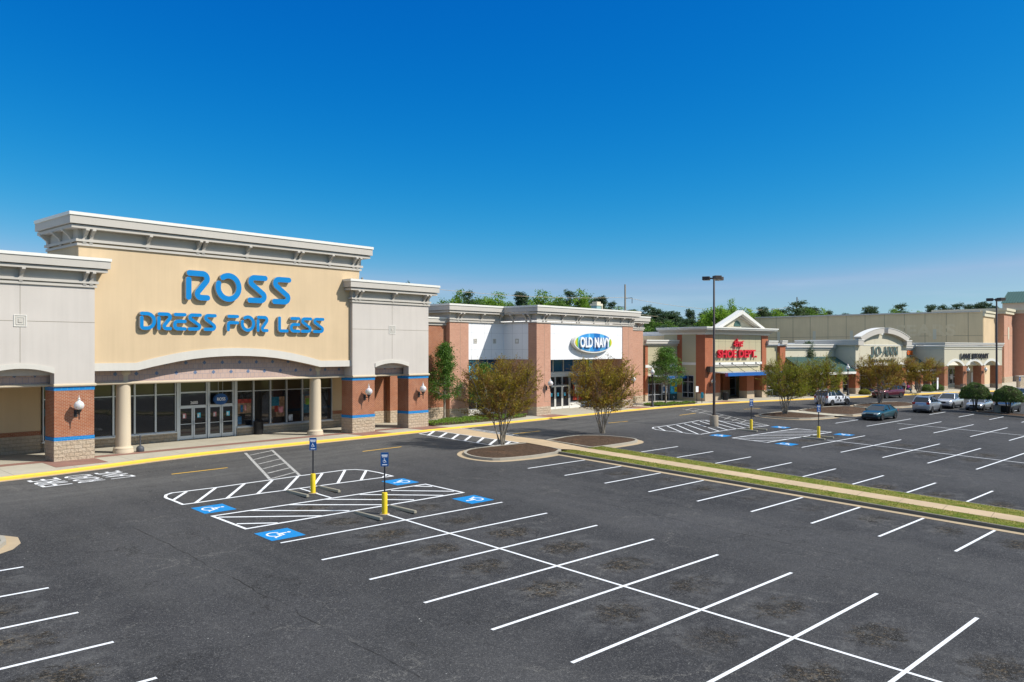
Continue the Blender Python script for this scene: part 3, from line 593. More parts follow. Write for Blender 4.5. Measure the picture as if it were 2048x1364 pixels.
# blue accessible parking squares with the wheelchair symbol
def text_mesh(txt, size, ext=0., bold=0., align='CENTER'):
    cu = bpy.data.curves.new('t', 'FONT'); cu.body = txt; cu.size = size; cu.extrude = ext; cu.offset = bold; cu.align_x = align; cu.resolution_u = 3
    o = bpy.data.objects.new('t', cu); sc.collection.objects.link(o)
    me = bpy.data.meshes.new_from_object(o.evaluated_get(bpy.context.evaluated_depsgraph_get())); bpy.data.objects.remove(o); bpy.data.curves.remove(cu)
    return me
def wheelchair():
    """faces of the symbol in a unit square, x right, y up"""
    out = []
    def seg(a, b, w_):
        d = Vector((b[0] - a[0], b[1] - a[1])); d.normalize(); n_ = Vector((-d.y, d.x)) * w_ / 2
        out.append([(a[0] + n_.x, a[1] + n_.y), (a[0] - n_.x, a[1] - n_.y), (b[0] - n_.x, b[1] - n_.y), (b[0] + n_.x, b[1] + n_.y)])
    out.append([(.42 + .075 * math.cos(t * .628), .90 + .075 * math.sin(t * .628)) for t in range(10)])
    out.append([(.37, .80), (.37, .42), (.47, .42), (.47, .80)])
    out.append([(.47, .62), (.47, .54), (.68, .54), (.68, .62)])
    out.append([(.47, .42), (.47, .50), (.72, .50), (.72, .42)])
    out.append([(.72, .50), (.64, .42), (.76, .14), (.84, .17)]); out.append([(.84, .17), (.78, .14), (.92, .12), (.92, .19)])
    n = 16; c0 = (.42, .34)
    for i in range(n):
        a0 = R(125 + 215 * i / n); a1 = R(125 + 215 * (i + 1) / n)
        out.append([(c0[0] + r * math.cos(a), c0[1] + r * math.sin(a)) for a, r in ((a0, .31), (a1, .31), (a1, .235), (a0, .235))])
    return out
mb = MB()
for q, B in enumerate(D['blue']):
    c = Vector((sum(p[0] for p in B) / 4, sum(p[1] for p in B) / 4)); ux = Vector(AX); uy = Vector(AY)
    face = 1 if q in (0, 1, 4, 6) else -1       # symbol read from the aisle end
    h = .68 if q < 4 else .62
    P_ = lambda a, b: (c + ux * a + uy * b)[:]
    drape(mb, [P_(-h, -h), P_(h, -h), P_(h, h), P_(-h, h)], 'bpaint', .006)
    for f in wheelchair():
        pts = []
        for px, py in f:
            lx, ly = (px - .5) * 1.02, (py - .5) * 1.02      # text up runs along the stall
            pts.append(P_(ly * face * 1.0, -lx * face))
        drape(mb, pts, 'paint', .010 + (.002 if len(f) == 10 else 0))
tag(mb.build('accessible_markings'), 'blue squares with white wheelchair symbols', 'markings', kind='structure')
mb = MB()
for q, wd in enumerate(('FIRE', 'ROAD', 'LANE')):
    me = text_mesh(wd, 1., bold=.0); xs = [v.co.x for v in me.vertices]; ys = [v.co.y for v in me.vertices]
    x0, x1, y0_, y1 = min(xs), max(xs), min(ys), max(ys)
    X0, X1 = ((13.7, 15.0), (15.25, 16.5), (16.75, 17.95))[q]; Y0, Y1 = 40.85, 42.95
    V = []
    for v in me.vertices:
        a = (v.co.x - x0) / (x1 - x0); b = (v.co.y - y0_) / (y1 - y0_)
        X, Y = X1 - (X1 - X0) * b, Y0 + (Y1 - Y0) * a; V.append((X, Y, gz(X, Y) + .007))
    mb.add(V, [tuple(p.vertices)[::1] for p in me.polygons], 'paint'); bpy.data.meshes.remove(me)
tag(mb.build('road_lettering'), 'white painted words on the drive beside the left pier', 'markings', kind='structure')
# ------------------------------------------------------------------ building pieces
def corbel_mesh(h, d, wd, mat='trim'):
    """scroll bracket: h tall, d deep, front at -y"""
    pr = [(0, 0), (-.10 * d, 0), (-.16 * d, .10 * h), (-.22 * d, .38 * h), (-.38 * d, .58 * h), (-.66 * d, .74 * h), (-.88 * d, .86 * h), (-d, .88 * h), (-d, h), (0, h)]
    mb = MB(); mb.prism([(p[0], p[1]) for p in pr], -wd / 2, wd / 2, mat, 'x'); return mb
def cornice(mb, path, ztop, prof, mat='trim', capmat='cap'):
    """path: outer wall line (x,y) left to right seen from the front; prof: (z0,z1,projection,material)"""
    for z0, z1, p, m_ in prof:
        a = polyline_offset(path, -p); b = polyline_offset(path, .05)
        for i in range(len(path) - 1):
            q = [a[i], a[i + 1], b[i + 1], b[i]]
            vs = [(*t, ztop - z0) for t in q] + [(*t, ztop - z1) for t in q]
            mb.add(vs, [(0, 1, 2, 3), (7, 6, 5, 4), (0, 4, 5, 1), (1, 5, 6, 2), (2, 6, 7, 3), (3, 7, 4, 0)], m_)
PROF = [(0, .16, .66, 'cap'), (.16, .57, .61, 'trim'), (.61, .78, .50, 'trim'), (.78, 1.26, .06, 'trim'), (1.26, 1.40, .16, 'trim'), (1.47, 1.60, .09, 'trim')]
def scaled(p, k_): return [(a * k_, b * k_, c * k_, m_) for a, b, c, m_ in p]
def frame_grid(mb, xs, zs, y, wd=.055, d=.10, mat='alu'):
    """mullions: verticals full height, rails butted between them"""
    for x in xs: mb.box(x - wd / 2, y - d, zs[0], x + wd / 2, y, zs[-1], mat)
    for z in zs:
        for a, b in zip(xs[:-1], xs[1:]): mb.box(a + wd / 2, y - d + .004, z - wd / 2, b - wd / 2, y, z + wd / 2, mat)
def window(parent, off, xs, zs, y, panes, wd=.055, mat='alu', name='window'):
    """one glazed bay: pane part with its frame as sub-part; panes: material per row"""
    mb = MB()
    for (a, b), m_ in zip(zip(zs[:-1], zs[1:]), panes): mb.box(xs[0], y + .01, a, xs[-1], y + .04, b, m_)
    o = mb.build(name, parent, off); f = MB(); frame_grid(f, [xs[0] + wd * .51] + list(xs[1:-1]) + [xs[-1] - wd * .51], zs, y + .008, wd, mat=mat); f.build('frame', o, off)
    return o
def stone_base(mb, x0, x1, y, z1, d=.25): mb.box(x0, y, -.25, x1, y + d, z1, 'stone')
def capsule(pts, r, cap=7):
    """outline of a round ended stroke"""
    P = [Vector(p) for p in pts]; L = []; Rr = []
    for i, p in enumerate(P):
        d = (P[min(i + 1, len(P) - 1)] - P[max(i - 1, 0)]).normalized(); n_ = Vector((-d.y, d.x)); L.append(p + n_ * r); Rr.append(p - n_ * r)
    def arc(c, d):
        a0 = math.atan2(d.x * 1, -d.y) ; base = math.atan2(d.y, d.x)
        return [c + Vector((math.cos(base + math.pi / 2 - math.pi * t / cap), math.sin(base + math.pi / 2 - math.pi * t / cap))) * r for t in range(1, cap)]
    e = (P[-1] - P[-2]).normalized(); s_ = (P[0] - P[1]).normalized()
    return [tuple(q) for q in (L + arc(P[-1], e) + Rr[::-1] + arc(P[0], s_))]
def arcp(cx, cy, r, a0, a1, n=12, ry=None):
    ry = ry or r; return [(cx + r * math.cos(R(a0 + (a1 - a0) * i / n)), cy + ry * math.sin(R(a0 + (a1 - a0) * i / n))) for i in range(n + 1)]
def ross_letter(c, w_, h, t):
    """strokes in metres inside a w x h box, stroke width t"""
    r = t / 2; top = h - r; bot = r; mid = h / 2; xr = w_ - r; xl = r
    if c == 'O':
        cx, cy = w_ / 2, h / 2; return [arcp(cx, cy, w_ / 2 - r, 163, 484, 40, h / 2 - r)]
    if c == 'S':
        q = (top - mid) / 2
        k1 = arcp(xl + q * .9, top - q * .72, q * .72, 90, 215, 9); k2 = arcp(xr - q * .9, bot + q * .72, q * .72, 35, -90, 9)
        return [[(xr, top)] + k1 + k2 + [(xl, bot)]]
    if c == 'R':
        q = (top - mid) / 2
        k1 = arcp(xr - q * .85, top - q * .8, q * .8, 90, -40, 9); k2 = arcp(xl + .36 * w_ + q * .62, bot + q * .62, q * .62, 140, 270, 9)
        return [[(xl + .03 * w_, top)] + k1 + k2 + [(xr, bot)], [(xl, h * .70 - r * .2), (xl, bot)]]
    if c == 'D':
        return [[(xl, top)] + [(w_ * .42, top)] + arcp(w_ * .42, mid, xr - w_ * .42, 90, -90, 16, mid - r)[1:-1] + [(w_ * .42, bot), (xl + r * 1.3, bot)] + arcp(xl + r * 1.1, bot + r * 1.1, r * 1.1, 262, 180, 5) + [(xl, h * .70 - r * .3)]]
    if c == 'E':
        m = h * .52; q = (m - bot) * .42
        return [[(xl + r * .4, top), (xr, top)], [(xr, m)] + arcp(xl + q, m - q, q, 90, 180, 5) + arcp(xl + q, bot + q, q, 180, 270, 5) + [(xr, bot)]]
    if c == 'F':
        m = h * .53; q = t * .56
        return [[(xl + r * .4, top), (xr, top)], [(xr, m)] + arcp(xl + q, m - q, q, 90, 180, 4) + [(xl, bot)]]
    if c == 'L':
        q = t * .58; return [[(xl, top), (xl, bot + q)] + arcp(xl + q, bot + q, q, 180, 270, 4)[1:] + [(xr, bot)]]
def sign_letters(parent, off, items, y, t, name, mat='letb', depth=.20, gap=.06):
    """items: (char, x0, z0, w, h). Face proud of the wall on a return"""
    for c, x0, z0, w_, h in items:
        mb = MB()
        for s_ in ross_letter(c, w_, h, t):
            pl = capsule([(x0 + p[0], z0 + p[1]) for p in s_], t / 2); mb.prism(pl, y - gap - depth, y - gap, mat, 'y', None, 'lets')
        mb.build(name, parent, off)
def font_letters(parent, off, txt, x, y, z, width, height, mat, depth=.1, bold=.02, name='sign_lettering', standoff=.05, side=None, each=True):
    me = text_mesh(txt, 1., depth / 2 / height, bold); V = [v.co.copy() for v in me.vertices]
    x0 = min(v.x for v in V); x1 = max(v.x for v in V); y0_ = min(v.y for v in V); y1 = max(v.y for v in V)
    kx, kz = width / (x1 - x0), height / (y1 - y0_); mb = MB()
    vs = [(x + (v.x - x0) * kx, y - standoff - depth / 2 - v.z * height, z + (v.y - y0_) * kz) for v in V]
    fr, sd = [], []
    for p in me.polygons: (fr if abs(p.normal.z) > .7 and p.normal.z > 0 else sd).append(tuple(p.vertices))
    b = len(mb.v); mb.add(vs, fr, mat); i = mb.m(side or mat)
    for f in sd: mb.f.append([q for q in f]); mb.mi.append(i)
    bpy.data.meshes.remove(me)
    return mb.build(name, parent, off)
def wall_lamp(loc, rz, label):
    t = thing('wall_lamp', loc, rz, label, 'wall lamp', 'globe lamps on the shop piers')
    mb = MB(); mb.lathe([(.09, -.02), (.10, 0), (.075, .05), (.045, .08)], 'black', 12, (0, 0, 0))
    mb = MB(); mb.box(-.09, -.03, -.28, .09, 0, .12, 'black'); mb.tube([(0, -.02, -.05), (0, -.25, -.08), (0, -.44, -.05)], .03, 'black', 8)
    mb.lathe([(.015, -.42), (.028, -.36), (.03, -.2), (.06, -.02), (.13, .08), (.14, .12), (.09, .13)], 'black', 14, (0, -.46, 0))
    mb.build('bracket', t, smooth=True)
    mb = MB(); mb.lathe([(.11, .13), (.20, .19), (.255, .29), (.26, .38), (.225, .49), (.14, .57), (.075, .61), (.06, .65), (.085, .69), (.035, .75), (.02, .80), (.010, .92)], 'globe', 20, (0, -.46, 0)); mb.build('globe', t, smooth=True)
    return t
lamp_proto = []
def put_lamp(x, y, z, rz, label):
    if not lamp_proto: lamp_proto.append(wall_lamp((x, y, z), rz, label)); return
    copy_tree(lamp_proto[0], (x, y, z), rz, label)
def ornament(parent, off, x, y, z, s_=.3):
    mb = MB(); mb.box(x - s_, y - .012, z - s_, x + s_, y + .002, z + s_, 'trim')
    for a, b in ((1, .8), (.62, .5)):
        for q in range(4):
            lo_, hi = s_ * a, s_ * a * .9
            if q == 0: mb.box(x - lo_ * 1, y - .035, z - lo_, x + lo_, y - .012, z - hi, 'cap')
            if q == 1: mb.box(x - lo_ * 1, y - .035, z + hi, x + lo_, y - .012, z + lo_, 'cap')
            if q == 2: mb.box(x - lo_, y - .035, z - hi, x - hi, y - .012, z + hi, 'cap')
            if q == 3: mb.box(x + hi, y - .035, z - hi, x + lo_, y - .012, z + hi, 'cap')
    mb.box(x - s_ * .3, y - .04, z - s_ * .3, x + s_ * .3, y - .012, z + s_ * .3, 'trim')
    mb.build('ornament', parent, off)
def poster(parent, off, x0, z0, x1, z1, y, parts, name='poster'):
    mb = MB(); mb.box(x0, y - .004, z0, x1, y, z1, parts[0])
    for q, (a, b, c, d_, m_) in enumerate(parts[1:]):
        w_, h = x1 - x0, z1 - z0; mb.box(x0 + a * w_, y - .008 - .003 * q, z0 + b * h, x0 + c * w_, y - .004, z0 + d_ * h, m_)
    return mb.build(name, parent, off)
for n_, c in dict(pteal=(.0, .07, .11), pred=(.20, .02, .015), ptan=(.17, .10, .06), pdark=(.05, .03, .02), pblue=(.005, .07, .16), pwhite=(.45, .45, .45), ppink=(.36, .14, .16), pgreen=(.12, .24, .01), pcyan=(.05, .38, .52), pyel=(.55, .48, .02), ppurple=(.07, .02, .06)).items():
    k = N(n_, .25, .5); x, y, z = k.xyz(k.pos()); M[n_] = k.col(k.mix(k.rng(k.noise(k.pos(), 4.5, 3), .42, .6), C4(*c), C4(*[min(1, q * 1.8 + .01) for q in c])))
# ------------------------------------------------------------------ the near store
ORG = (27.1, 46.78, 0)
ross = thing('store_building', ORG, 0, 'nearest building, cream and grey store with large blue sign letters and blue banded piers', 'store')
WP = 46.78
def P_(name, mb, smooth=False): return mb.build(name, ross, ORG, smooth)
corb = corbel_mesh(.72, .50, .17).build('corbel', ross); corb_used = [False]
def put_corbel(parent, org, x, y, z, rz=0, sc_=1., mesh=None):
    if not corb_used[0] and parent is ross and mesh is None: o = corb; corb_used[0] = True
    else: o = bpy.data.objects.new('corbel', mesh or corb.data); sc.collection.objects.link(o); o.parent = parent
    o.location = (x - org[0], y - org[1], z - org[2]); o.rotation_euler = (0, 0, R(rz)); o.scale = (sc_,) * 3
    return o
def arch_pts(cx, hw, z0, z1, n=14):
    """segmental arch, left to right"""
    h = z1 - z0; r = (hw * hw + h * h) / (2 * h); cz = z1 - r; a = math.asin(hw / r)
    return [(cx + r * math.sin(-a + 2 * a * i / n), cz + r * math.cos(-a + 2 * a * i / n)) for i in range(n + 1)]
for cx, left in ((14.62, True), (39.515, False)):
    x0, x1 = cx - 3.665, cx + 3.665; a0, a1 = cx - 1.63, cx + 1.63
    if left: x1 = 18.30
    mb = MB(); arc = arch_pts(cx, 1.63, 4.70, 4.99)
    mb.prism([(x0, 4.14), (a0, 4.14), (a0, 4.70)] + arc[1:-1] + [(a1, 4.70), (a1, 4.14), (x1, 4.14), (x1, 9.9), (x0, 9.9)], WP, WP + .62, 'grey')
    mb.box(x0, WP + .62, 4.6, x1, 51.9, 9.9, 'grey'); mb.box(x0, WP + .62, 4.07, x0 + 1.2, 51.9, 4.6, 'grey'); mb.box(x1 - 1.2, WP + .62, 4.07, x1, 51.9, 4.6, 'grey'); mb.box(x0 + .3, WP + .3, 9.9, x1 - .3, 51.9, 10.6, 'trim')
    P_('wall', mb)
    mb = MB(); up = arch_pts(cx, 1.63, 5.0, 5.25); n = len(arc)
    mb.prism(arc + up[::-1], WP - .06, WP + .02, 'arch'); P_('arch_trim', mb)
    mb = MB(); mb.box(x0 + 1.2, WP + .86, 4.14, x1 - 1.2, WP + 1.0, 5.3, 'tile'); P_('tile_band', mb)
    for q in (-.98, 0.0, .98):
        mb = MB(); s_ = .13; mb.prism([(cx + q - s_, 4.62), (cx + q, 4.62 - s_), (cx + q + s_, 4.62), (cx + q, 4.62 + s_)], WP + .852, WP + .862, 'diam'); P_('tile_diamond', mb)
    mb = MB()
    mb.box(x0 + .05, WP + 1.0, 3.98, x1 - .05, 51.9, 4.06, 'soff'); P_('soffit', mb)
    mb = MB()
    mb.tube([(a0, WP + .83, 4.06), (a1, WP + .83, 4.06)], .08, 'colm', 10); P_('moulding', mb)
    for px0, px1 in ((x0, cx - 1.63), (cx + 1.61, x1)):
        pier = MB(); pier.box(px0, WP, -.25, px1, WP + 1.3, 1.09, 'stone'); pr_ = P_('pier', pier)
        mb = MB(); mb.box(px0 + .02, WP + .02, 1.29, px1 - .02, WP + 1.28, 3.78, 'brick'); mb.build('brickwork', pr_, ORG)
        for z_ in (1.09, 3.78): mb = MB(); mb.box(px0, WP, z_, px1, WP + 1.3, z_ + .2, 'blue'); mb.build('tile_course', pr_, ORG)
        mb = MB(); pp = polyline_offset([(px0, WP), (px1, WP), (px1, WP + 1.3), (px0, WP + 1.3)], -.03, True) + [None]; pp = pp[:-1]
        mb.tube([(p[0], p[1], 4.06) for p in pp] + [(pp[0][0], pp[0][1], 4.06)], .085, 'colm', 8); mb.box(px0 + .02, WP + .02, 3.98, px1 - .02, WP + 1.28, 4.14, 'colm'); mb.build('moulding', pr_, ORG)
    mb = MB(); cornice(mb, [(x0, 51.6), (x0, WP), (x1, WP)] + ([(x1, 51.6)] if not left else [(x1, WP + .2)]), 10.98, PROF); P_('cornice', mb)
    for q in (x0 + .22, x0 + .56, cx, x1 - .56, x1 - .22): put_corbel(ross, ORG, q, WP - .06, 9.48)
    for q in (.5,): put_corbel(ross, ORG, x0 - .06, WP + q, 9.48, -90)
    mb = MB(); mb.box(cx - .012, WP - .004, 5.3, cx + .012, WP + .01, 7.15, 'joint'); mb.box(cx - .012, WP - .004, 7.80, cx + .012, WP + .01, 9.38, 'joint')
    mb.box(x0, WP - .004, 7.45, cx - .33, WP + .01, 7.475, 'joint'); mb.box(cx + .33, WP - .004, 7.45, x1, WP + .01, 7.475, 'joint'); P_('wall_joints', mb)
    ornament(ross, ORG, cx, WP, 7.47, .3)
# tower with the sign
YT = 47.05
bot = [(-9.35, 4.79), (-6.25, 4.79), (-5.5, 4.96), (-4.7, 5.12), (-3.85, 5.28), (-2.9, 5.42), (-1.9, 5.52), (-.95, 5.57), (0, 5.59)]
bot = bot + [(-x, z) for x, z in bot[:-1]][::-1]; cx = 27.0
top_ = [(-9.35, 5.22), (-6.32, 5.22), (-5.55, 5.42), (-4.75, 5.60), (-3.9, 5.77), (-2.9, 5.92), (-1.9, 6.02), (-.95, 6.07), (0, 6.09)]; top_ = top_ + [(-x, z) for x, z in top_[:-1]][::-1]
fixx = lambda x: max(17.55, min(36.70, cx + x))
mb = MB(); mb.prism([(fixx(x), z) for x, z in bot] + [(36.70, 12.2), (17.55, 12.2)], YT, YT + .35, 'cream')
mb.box(17.55, YT + .35, 6.15, 36.70, 51.6, 12.2, 'cream'); mb.box(17.9, YT + .4, 12.2, 36.3, 51.3, 13.2, 'trim'); P_('tower_wall', mb)
mb = MB(); mb.prism([(max(18.32, min(35.86, cx + x)), z) for x, z in bot] + [(max(18.32, min(35.86, cx + x)), z) for x, z in top_[::-1]], YT - .08, YT + .02, 'arch'); P_('arch_trim', mb)
mb = MB(); cornice(mb, [(17.55, 51.6), (17.55, YT), (36.70, YT), (36.70, 51.6)], 13.40, scaled(PROF, 1.08)); P_('cornice', mb)
for q in (17.83, 18.17, 21.0 + .3, 24.35, 24.7, 28.0 - .35, 31.2, 31.55, 34.0, 36.05, 36.4): put_corbel(ross, ORG, q, YT - .06, 11.78, 0, 1.08)
for q in (.7, 2.2, 4.0): put_corbel(ross, ORG, 17.55 - .06, YT + q, 11.78, -90, 1.08)
mb = MB(); mb.box(18.3, YT + .70, 4.12, 35.86, YT + 1.0, 6.14, 'tile'); P_('tile_band', mb)
for row, zz in ((0, 4.58), (1, 5.18)):
    for q in range(-8, 9):
        x = cx + q * 1.2 + (.6 if row else 0)
        zb_ = 5.59 - .0185 * (x - cx) ** 2
        if row and abs(x - cx) > 4.6: continue
        if abs(x - cx) > 8.9: continue
        mb = MB(); s_ = .13; mb.prism([(x - s_, zz), (x, zz - s_), (x + s_, zz), (x, zz + s_)], YT + .692, YT + .702, 'diam'); P_('tile_diamond', mb)
mb = MB(); mb.tube([(18.3, YT + .68, 4.05), (35.86, YT + .68, 4.05)], .085, 'colm', 10); P_('moulding', mb)
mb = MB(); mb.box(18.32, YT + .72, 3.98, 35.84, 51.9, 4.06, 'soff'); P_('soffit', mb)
for x in (20.40, 33.62):
    mb = MB(); mb.lathe([(.56, 0), (.56, .16), (.53, .22), (.54, .30), (.49, .36), (.42, .40), (.41, .50), (.40, 2.4), (.375, 4.4), (.38, 4.52), (.41, 4.56), (.44, 4.64), (.44, 4.79)], 'colm', 32, (x, 48.1, -.02)); P_('column', mb, True)
# sign
big = [('R', 23.53, 8.97, 1.54, 1.80), ('O', 25.43, 8.97, 1.75, 1.80), ('S', 27.6, 8.97, 1.44, 1.80), ('S', 29.38, 8.97, 1.44, 1.80)]
sign_letters(ross, ORG, big, YT, .345, 'sign_letter')
sm = [('D', 20.79, .93), ('R', 21.79, .88), ('E', 22.74, .83), ('S', 23.64, .89), ('S', 24.65, .85), ('F', 26.18, .83), ('O', 27.13, 1.0), ('R', 28.25, .86), ('L', 29.83, .78), ('E', 30.72, .80), ('S', 31.56, .90), ('S', 32.53, .93)]
sign_letters(ross, ORG, [(c, x, 7.12, w_, 1.05) for c, x, w_ in sm], YT, .205, 'sign_letter')
# storefront
YS = 51.9
for b_ in ((17.4, YS - .22, -.2, 25.4, YS + .25, .52), (29.68, YS - .22, -.2, 37.8, YS + .25, .52), (10.9, YS - .02, -.2, 17.4, YS + .25, 1.0), (37.8, YS - .02, -.2, 39.2, YS + .25, 1.0)): mb = MB(); mb.box(*b_, 'stone'); P_('stone_base', mb)
for b_ in ((10.9, 17.3), (37.85, 39.2)): mb = MB(); mb.box(b_[0], YS, 1.25, b_[1], YS + .25, 3.98, 'cream'); P_('storefront_wall', mb)
for b_ in ((10.9, 17.3), (37.85, 39.19)): mb = MB(); mb.box(b_[0], YS - .03, 1.0, b_[1], YS + .25, 1.25, 'brick'); P_('brick_course', mb)
mb = MB(); mb.box(39.2, YS, .98, 45.6, YS + .25, 3.98, 'brick'); P_('brick_wall', mb)
mb = MB(); mb.box(39.2, YS - .03, -.2, 45.6, YS + .25, .98, 'stone'); P_('stone_base', mb)
for b_ in ((17.3, 25.4), (29.7, 37.8)): mb = MB(); mb.box(b_[0], YS - .25, .52, b_[1], YS + .02, .60, 'alu'); P_('sill', mb)
xs = [17.38, 18.7, 20.05, 21.38, 22.69, 24.03, 25.37]
for a, b in zip(xs[:-1], xs[1:]): window(ross, ORG, [a, b], [.62, 3.06, 3.96], YS, ['glass', 'tglass'])
xs = [29.72, 31.05, 32.40, 33.75, 35.10, 36.45, 37.78]
for a, b in zip(xs[:-1], xs[1:]): window(ross, ORG, [a, b], [.62, 3.06, 3.96], YS, ['glass', 'tglass'])
window(ross, ORG, [25.60, 27.56], [2.22, 3.13, 3.96], YS, ['glass', 'tglass'], .09); window(ross, ORG, [27.66, 29.5], [2.22, 3.13, 3.96], YS, ['glass', 'tglass'], .09)
mb = MB(); mb.box(25.40, YS - .14, 0, 25.56, YS + .02, 3.97, 'alu'); mb.box(27.565, YS - .14, 0, 27.655, YS + .02, 3.97, 'alu'); mb.box(29.53, YS - .14, 0, 29.70, YS + .02, 3.97, 'alu'); P_('door_frame', mb)
for x0, x1, hs_ in ((25.58, 26.55, 1), (26.58, 27.55, 0), (27.67, 28.58, 1), (28.61, 29.52, 0)):
    mb = MB(); mb.box(x0 + .1, YS - .03, .25, x1 - .1, YS - .01, 2.08, 'glass'); d_ = P_('door', mb)
    mb = MB(); y_, y2 = YS - .07, YS + .0
    mb.box(x0, y_, .02, x0 + .10, y2, 2.18, 'alu'); mb.box(x1 - .10, y_, .02, x1, y2, 2.18, 'alu'); mb.box(x0 + .1, y_ + .003, .02, x1 - .1, y2, .26, 'alu'); mb.box(x0 + .1, y_ + .003, 2.07, x1 - .1, y2, 2.18, 'alu')
    mb.box(x0 + .1, y_ - .02, 1.02, x1 - .1, y_ + .0, 1.06, 'alu'); mb.build('door_frame', d_, ORG)
    hx = x1 - .05 if hs_ else x0 + .05
    mb = MB(); mb.tube([(hx, y_, .95), (hx, y_ - .06, .97), (hx, y_ - .06, 1.2), (hx, y_, 1.22)], .014, 'alu', 6); mb.build('handle', d_, ORG)
for x0, m_ in ((25.86, 'ppink'), (26.86, 'pcyan'), (28.0, 'ppink'), (28.98, 'pcyan')):
    poster(ross, ORG, x0, 1.42, x0 + .24, 1.74, YS - .035, [m_, (.1, .1, .6, .8, 'pwhite')], 'notice')
yg = YS + .004
poster(ross, ORG, 17.5, .95, 18.62, 2.5, yg, ['pteal', (.0, .35, .95, .75, 'pdark'), (.3, .5, .8, .92, 'ptan'), (.05, .08, .9, .12, 'pwhite')])
poster(ross, ORG, 29.85, 1.5, 30.9, 2.5, yg, ['ptan', (0, .72, 1, 1, 'pred'), (.2, .1, .38, .6, 'pblue'), (.5, .2, .62, .6, 'ppink')]); poster(ross, ORG, 29.76, .75, 30.15, 1.3, yg, ['pblue'])
poster(ross, ORG, 32.5, 1.1, 33.6, 2.55, yg, ['ptan', (0, .55, .6, 1, 'pteal'), (.05, 0, .35, .4, 'pdark'), (.25, .25, .5, .55, 'pred'), (.55, .2, .9, .5, 'ppink')])
poster(ross, ORG, 35.2, 1.25, 36.35, 2.6, yg, ['pteal', (.1, .5, .95, .95, 'ptan'), (.2, .45, .5, .8, 'pgreen'), (.6, .45, .85, .85, 'pdark')])
poster(ross, ORG, 33.95, .75, 34.3, 1.2, yg, ['pwhite'], 'notice')
font_letters(ross, ORG, '2600', 26.38, YS - .02, 2.34, .52, .20, 'wl', .02, .01, 'street_number', .01)
# round hanging sign above the doors
mb = MB()
for x in (28.12, 28.45): mb.tube([(x, YS - .5, 3.98), (x, YS - .5, 2.98)], .012, 'alu', 6)
hang = P_('hanging_sign', mb); mb = MB()
ell = lambda rx, rz, n=36: [(28.28 + rx * math.cos(2 * math.pi * i / n), 2.62 + rz * math.sin(2 * math.pi * i / n)) for i in range(n)]
mb.prism(ell(.48, .38), YS - .60, YS - .40, 'sblue'); mb.build('sign_face', hang, ORG)
font_letters(hang, ORG, 'ROSS', 27.98, YS - .60, 2.52, .60, .22, 'wl', .02, .015, 'sign_lettering', .0)
# ceiling fittings under the soffit
for x in (24.4, 31.6): mb = MB(); mb.box(x - .3, 50.2, 3.93, x + .3, 50.5, 3.985, 'cap'); P_('soffit_light', mb)
put_lamp(17.32, WP, 2.62, 0, 'white globe wall lamp on the brick pier at the left end of the near store')
put_lamp(36.95, WP, 2.62, 0, 'white globe wall lamp on the brick pier right of the round columns')
put_lamp(42.2, WP, 2.62, 0, 'white globe wall lamp on the last blue banded pier of the near store')
# body behind
mb = MB(); mb.box(8, YS + .25, -.2, 44.5, 95, 9.2, 'tan'); P_('rear_hall', mb); mb = MB(); mb.box(8, YS + .3, 9.2, 44.5, 95, 9.25, 'roofw'); P_('flat_roof', mb)  # thin white slab added over the unseen hall to bounce light
# ------------------------------------------------------------------ second store (white panels)
O2 = (64.4, 46.85, 0)
on = thing('store_building', O2, 0, 'pink brick store with white sign panels and an oval striped sign', 'store')
def Q_(name, mb, smooth=False): return mb.build(name, on, O2, smooth)
YF = 46.85; YL = 50.9
# piers
def bpier(x0, x1, y, y2, top, par=None, m_='pbrick', zs=.80):
    mb = MB(); mb.box(x0, y, zs, x1, y2, top, m_); p = Q_('pier', mb); mb = MB(); mb.box(x0 - .01, y - .01, -.25, x1 + .01, y2 + .01, zs, 'stone'); mb.build('stone_base', p, O2)
    mb = MB(); xm = x0 + (x1 - x0) * .55; mb.box(xm - .012, y - .004, 1.25, xm + .012, y + .01, top, 'joint'); mb.box(xm, y - .004, 1.24, x1 - .05, y + .01, 1.265, 'joint'); mb.build('pier_joints', p, O2); return p
bpier(56.5, 58.52, YF, YF + 1.0, 8.5); bpier(70.4, 72.35, YF, YF + 3.0, 8.5); bpier(49.5, 51.85, YL, YL + 1.2, 8.5); bpier(72.35, 79.15, 49.9, 51.4, 8.3)
mb = MB(); mb.box(58.52, YF + .05, 5.06, 70.4, YF + .5, 8.5, 'white'); Q_('sign_panel', mb)
mb = MB(); mb.box(51.85, YL + .05, 5.1, 56.6, YL + .5, 8.5, 'white'); Q_('side_panel', mb); mb = MB(); mb.box(56.55, YF + 1.0, 5.1, 57.0, YL + .05, 8.5, 'white'); Q_('side_panel', mb)
mb = MB()
for x in (59.1, 61.75, 65.9 + .4, 69.6): mb.box(x - .012, YF + .046, 5.06, x + .012, YF + .06, 8.5, 'wjoint')
for z in (5.98, 7.47): mb.box(58.52, YF + .046, z, 70.4, YF + .06, z + .02, 'wjoint')
for x in (52.3, 54.0, 54.9): mb.box(x - .012, YL + .046, 5.1, x + .012, YL + .06, 8.5, 'wjoint')
for z in (6.0, 7.5): mb.box(51.85, YL + .046, z, 56.55, YL + .06, z + .02, 'wjoint'); mb.box(56.546, YF + 1.0, z, 56.56, YL, z + .02, 'wjoint')
for y in (48.6, 49.8): mb.box(56.546, y, 5.1, 56.56, y + .024, 8.5, 'wjoint')
Q_('panel_joints', mb)
for x in (52.75, 55.3): ornament(on, O2, x, YL + .05, 6.78, .22)
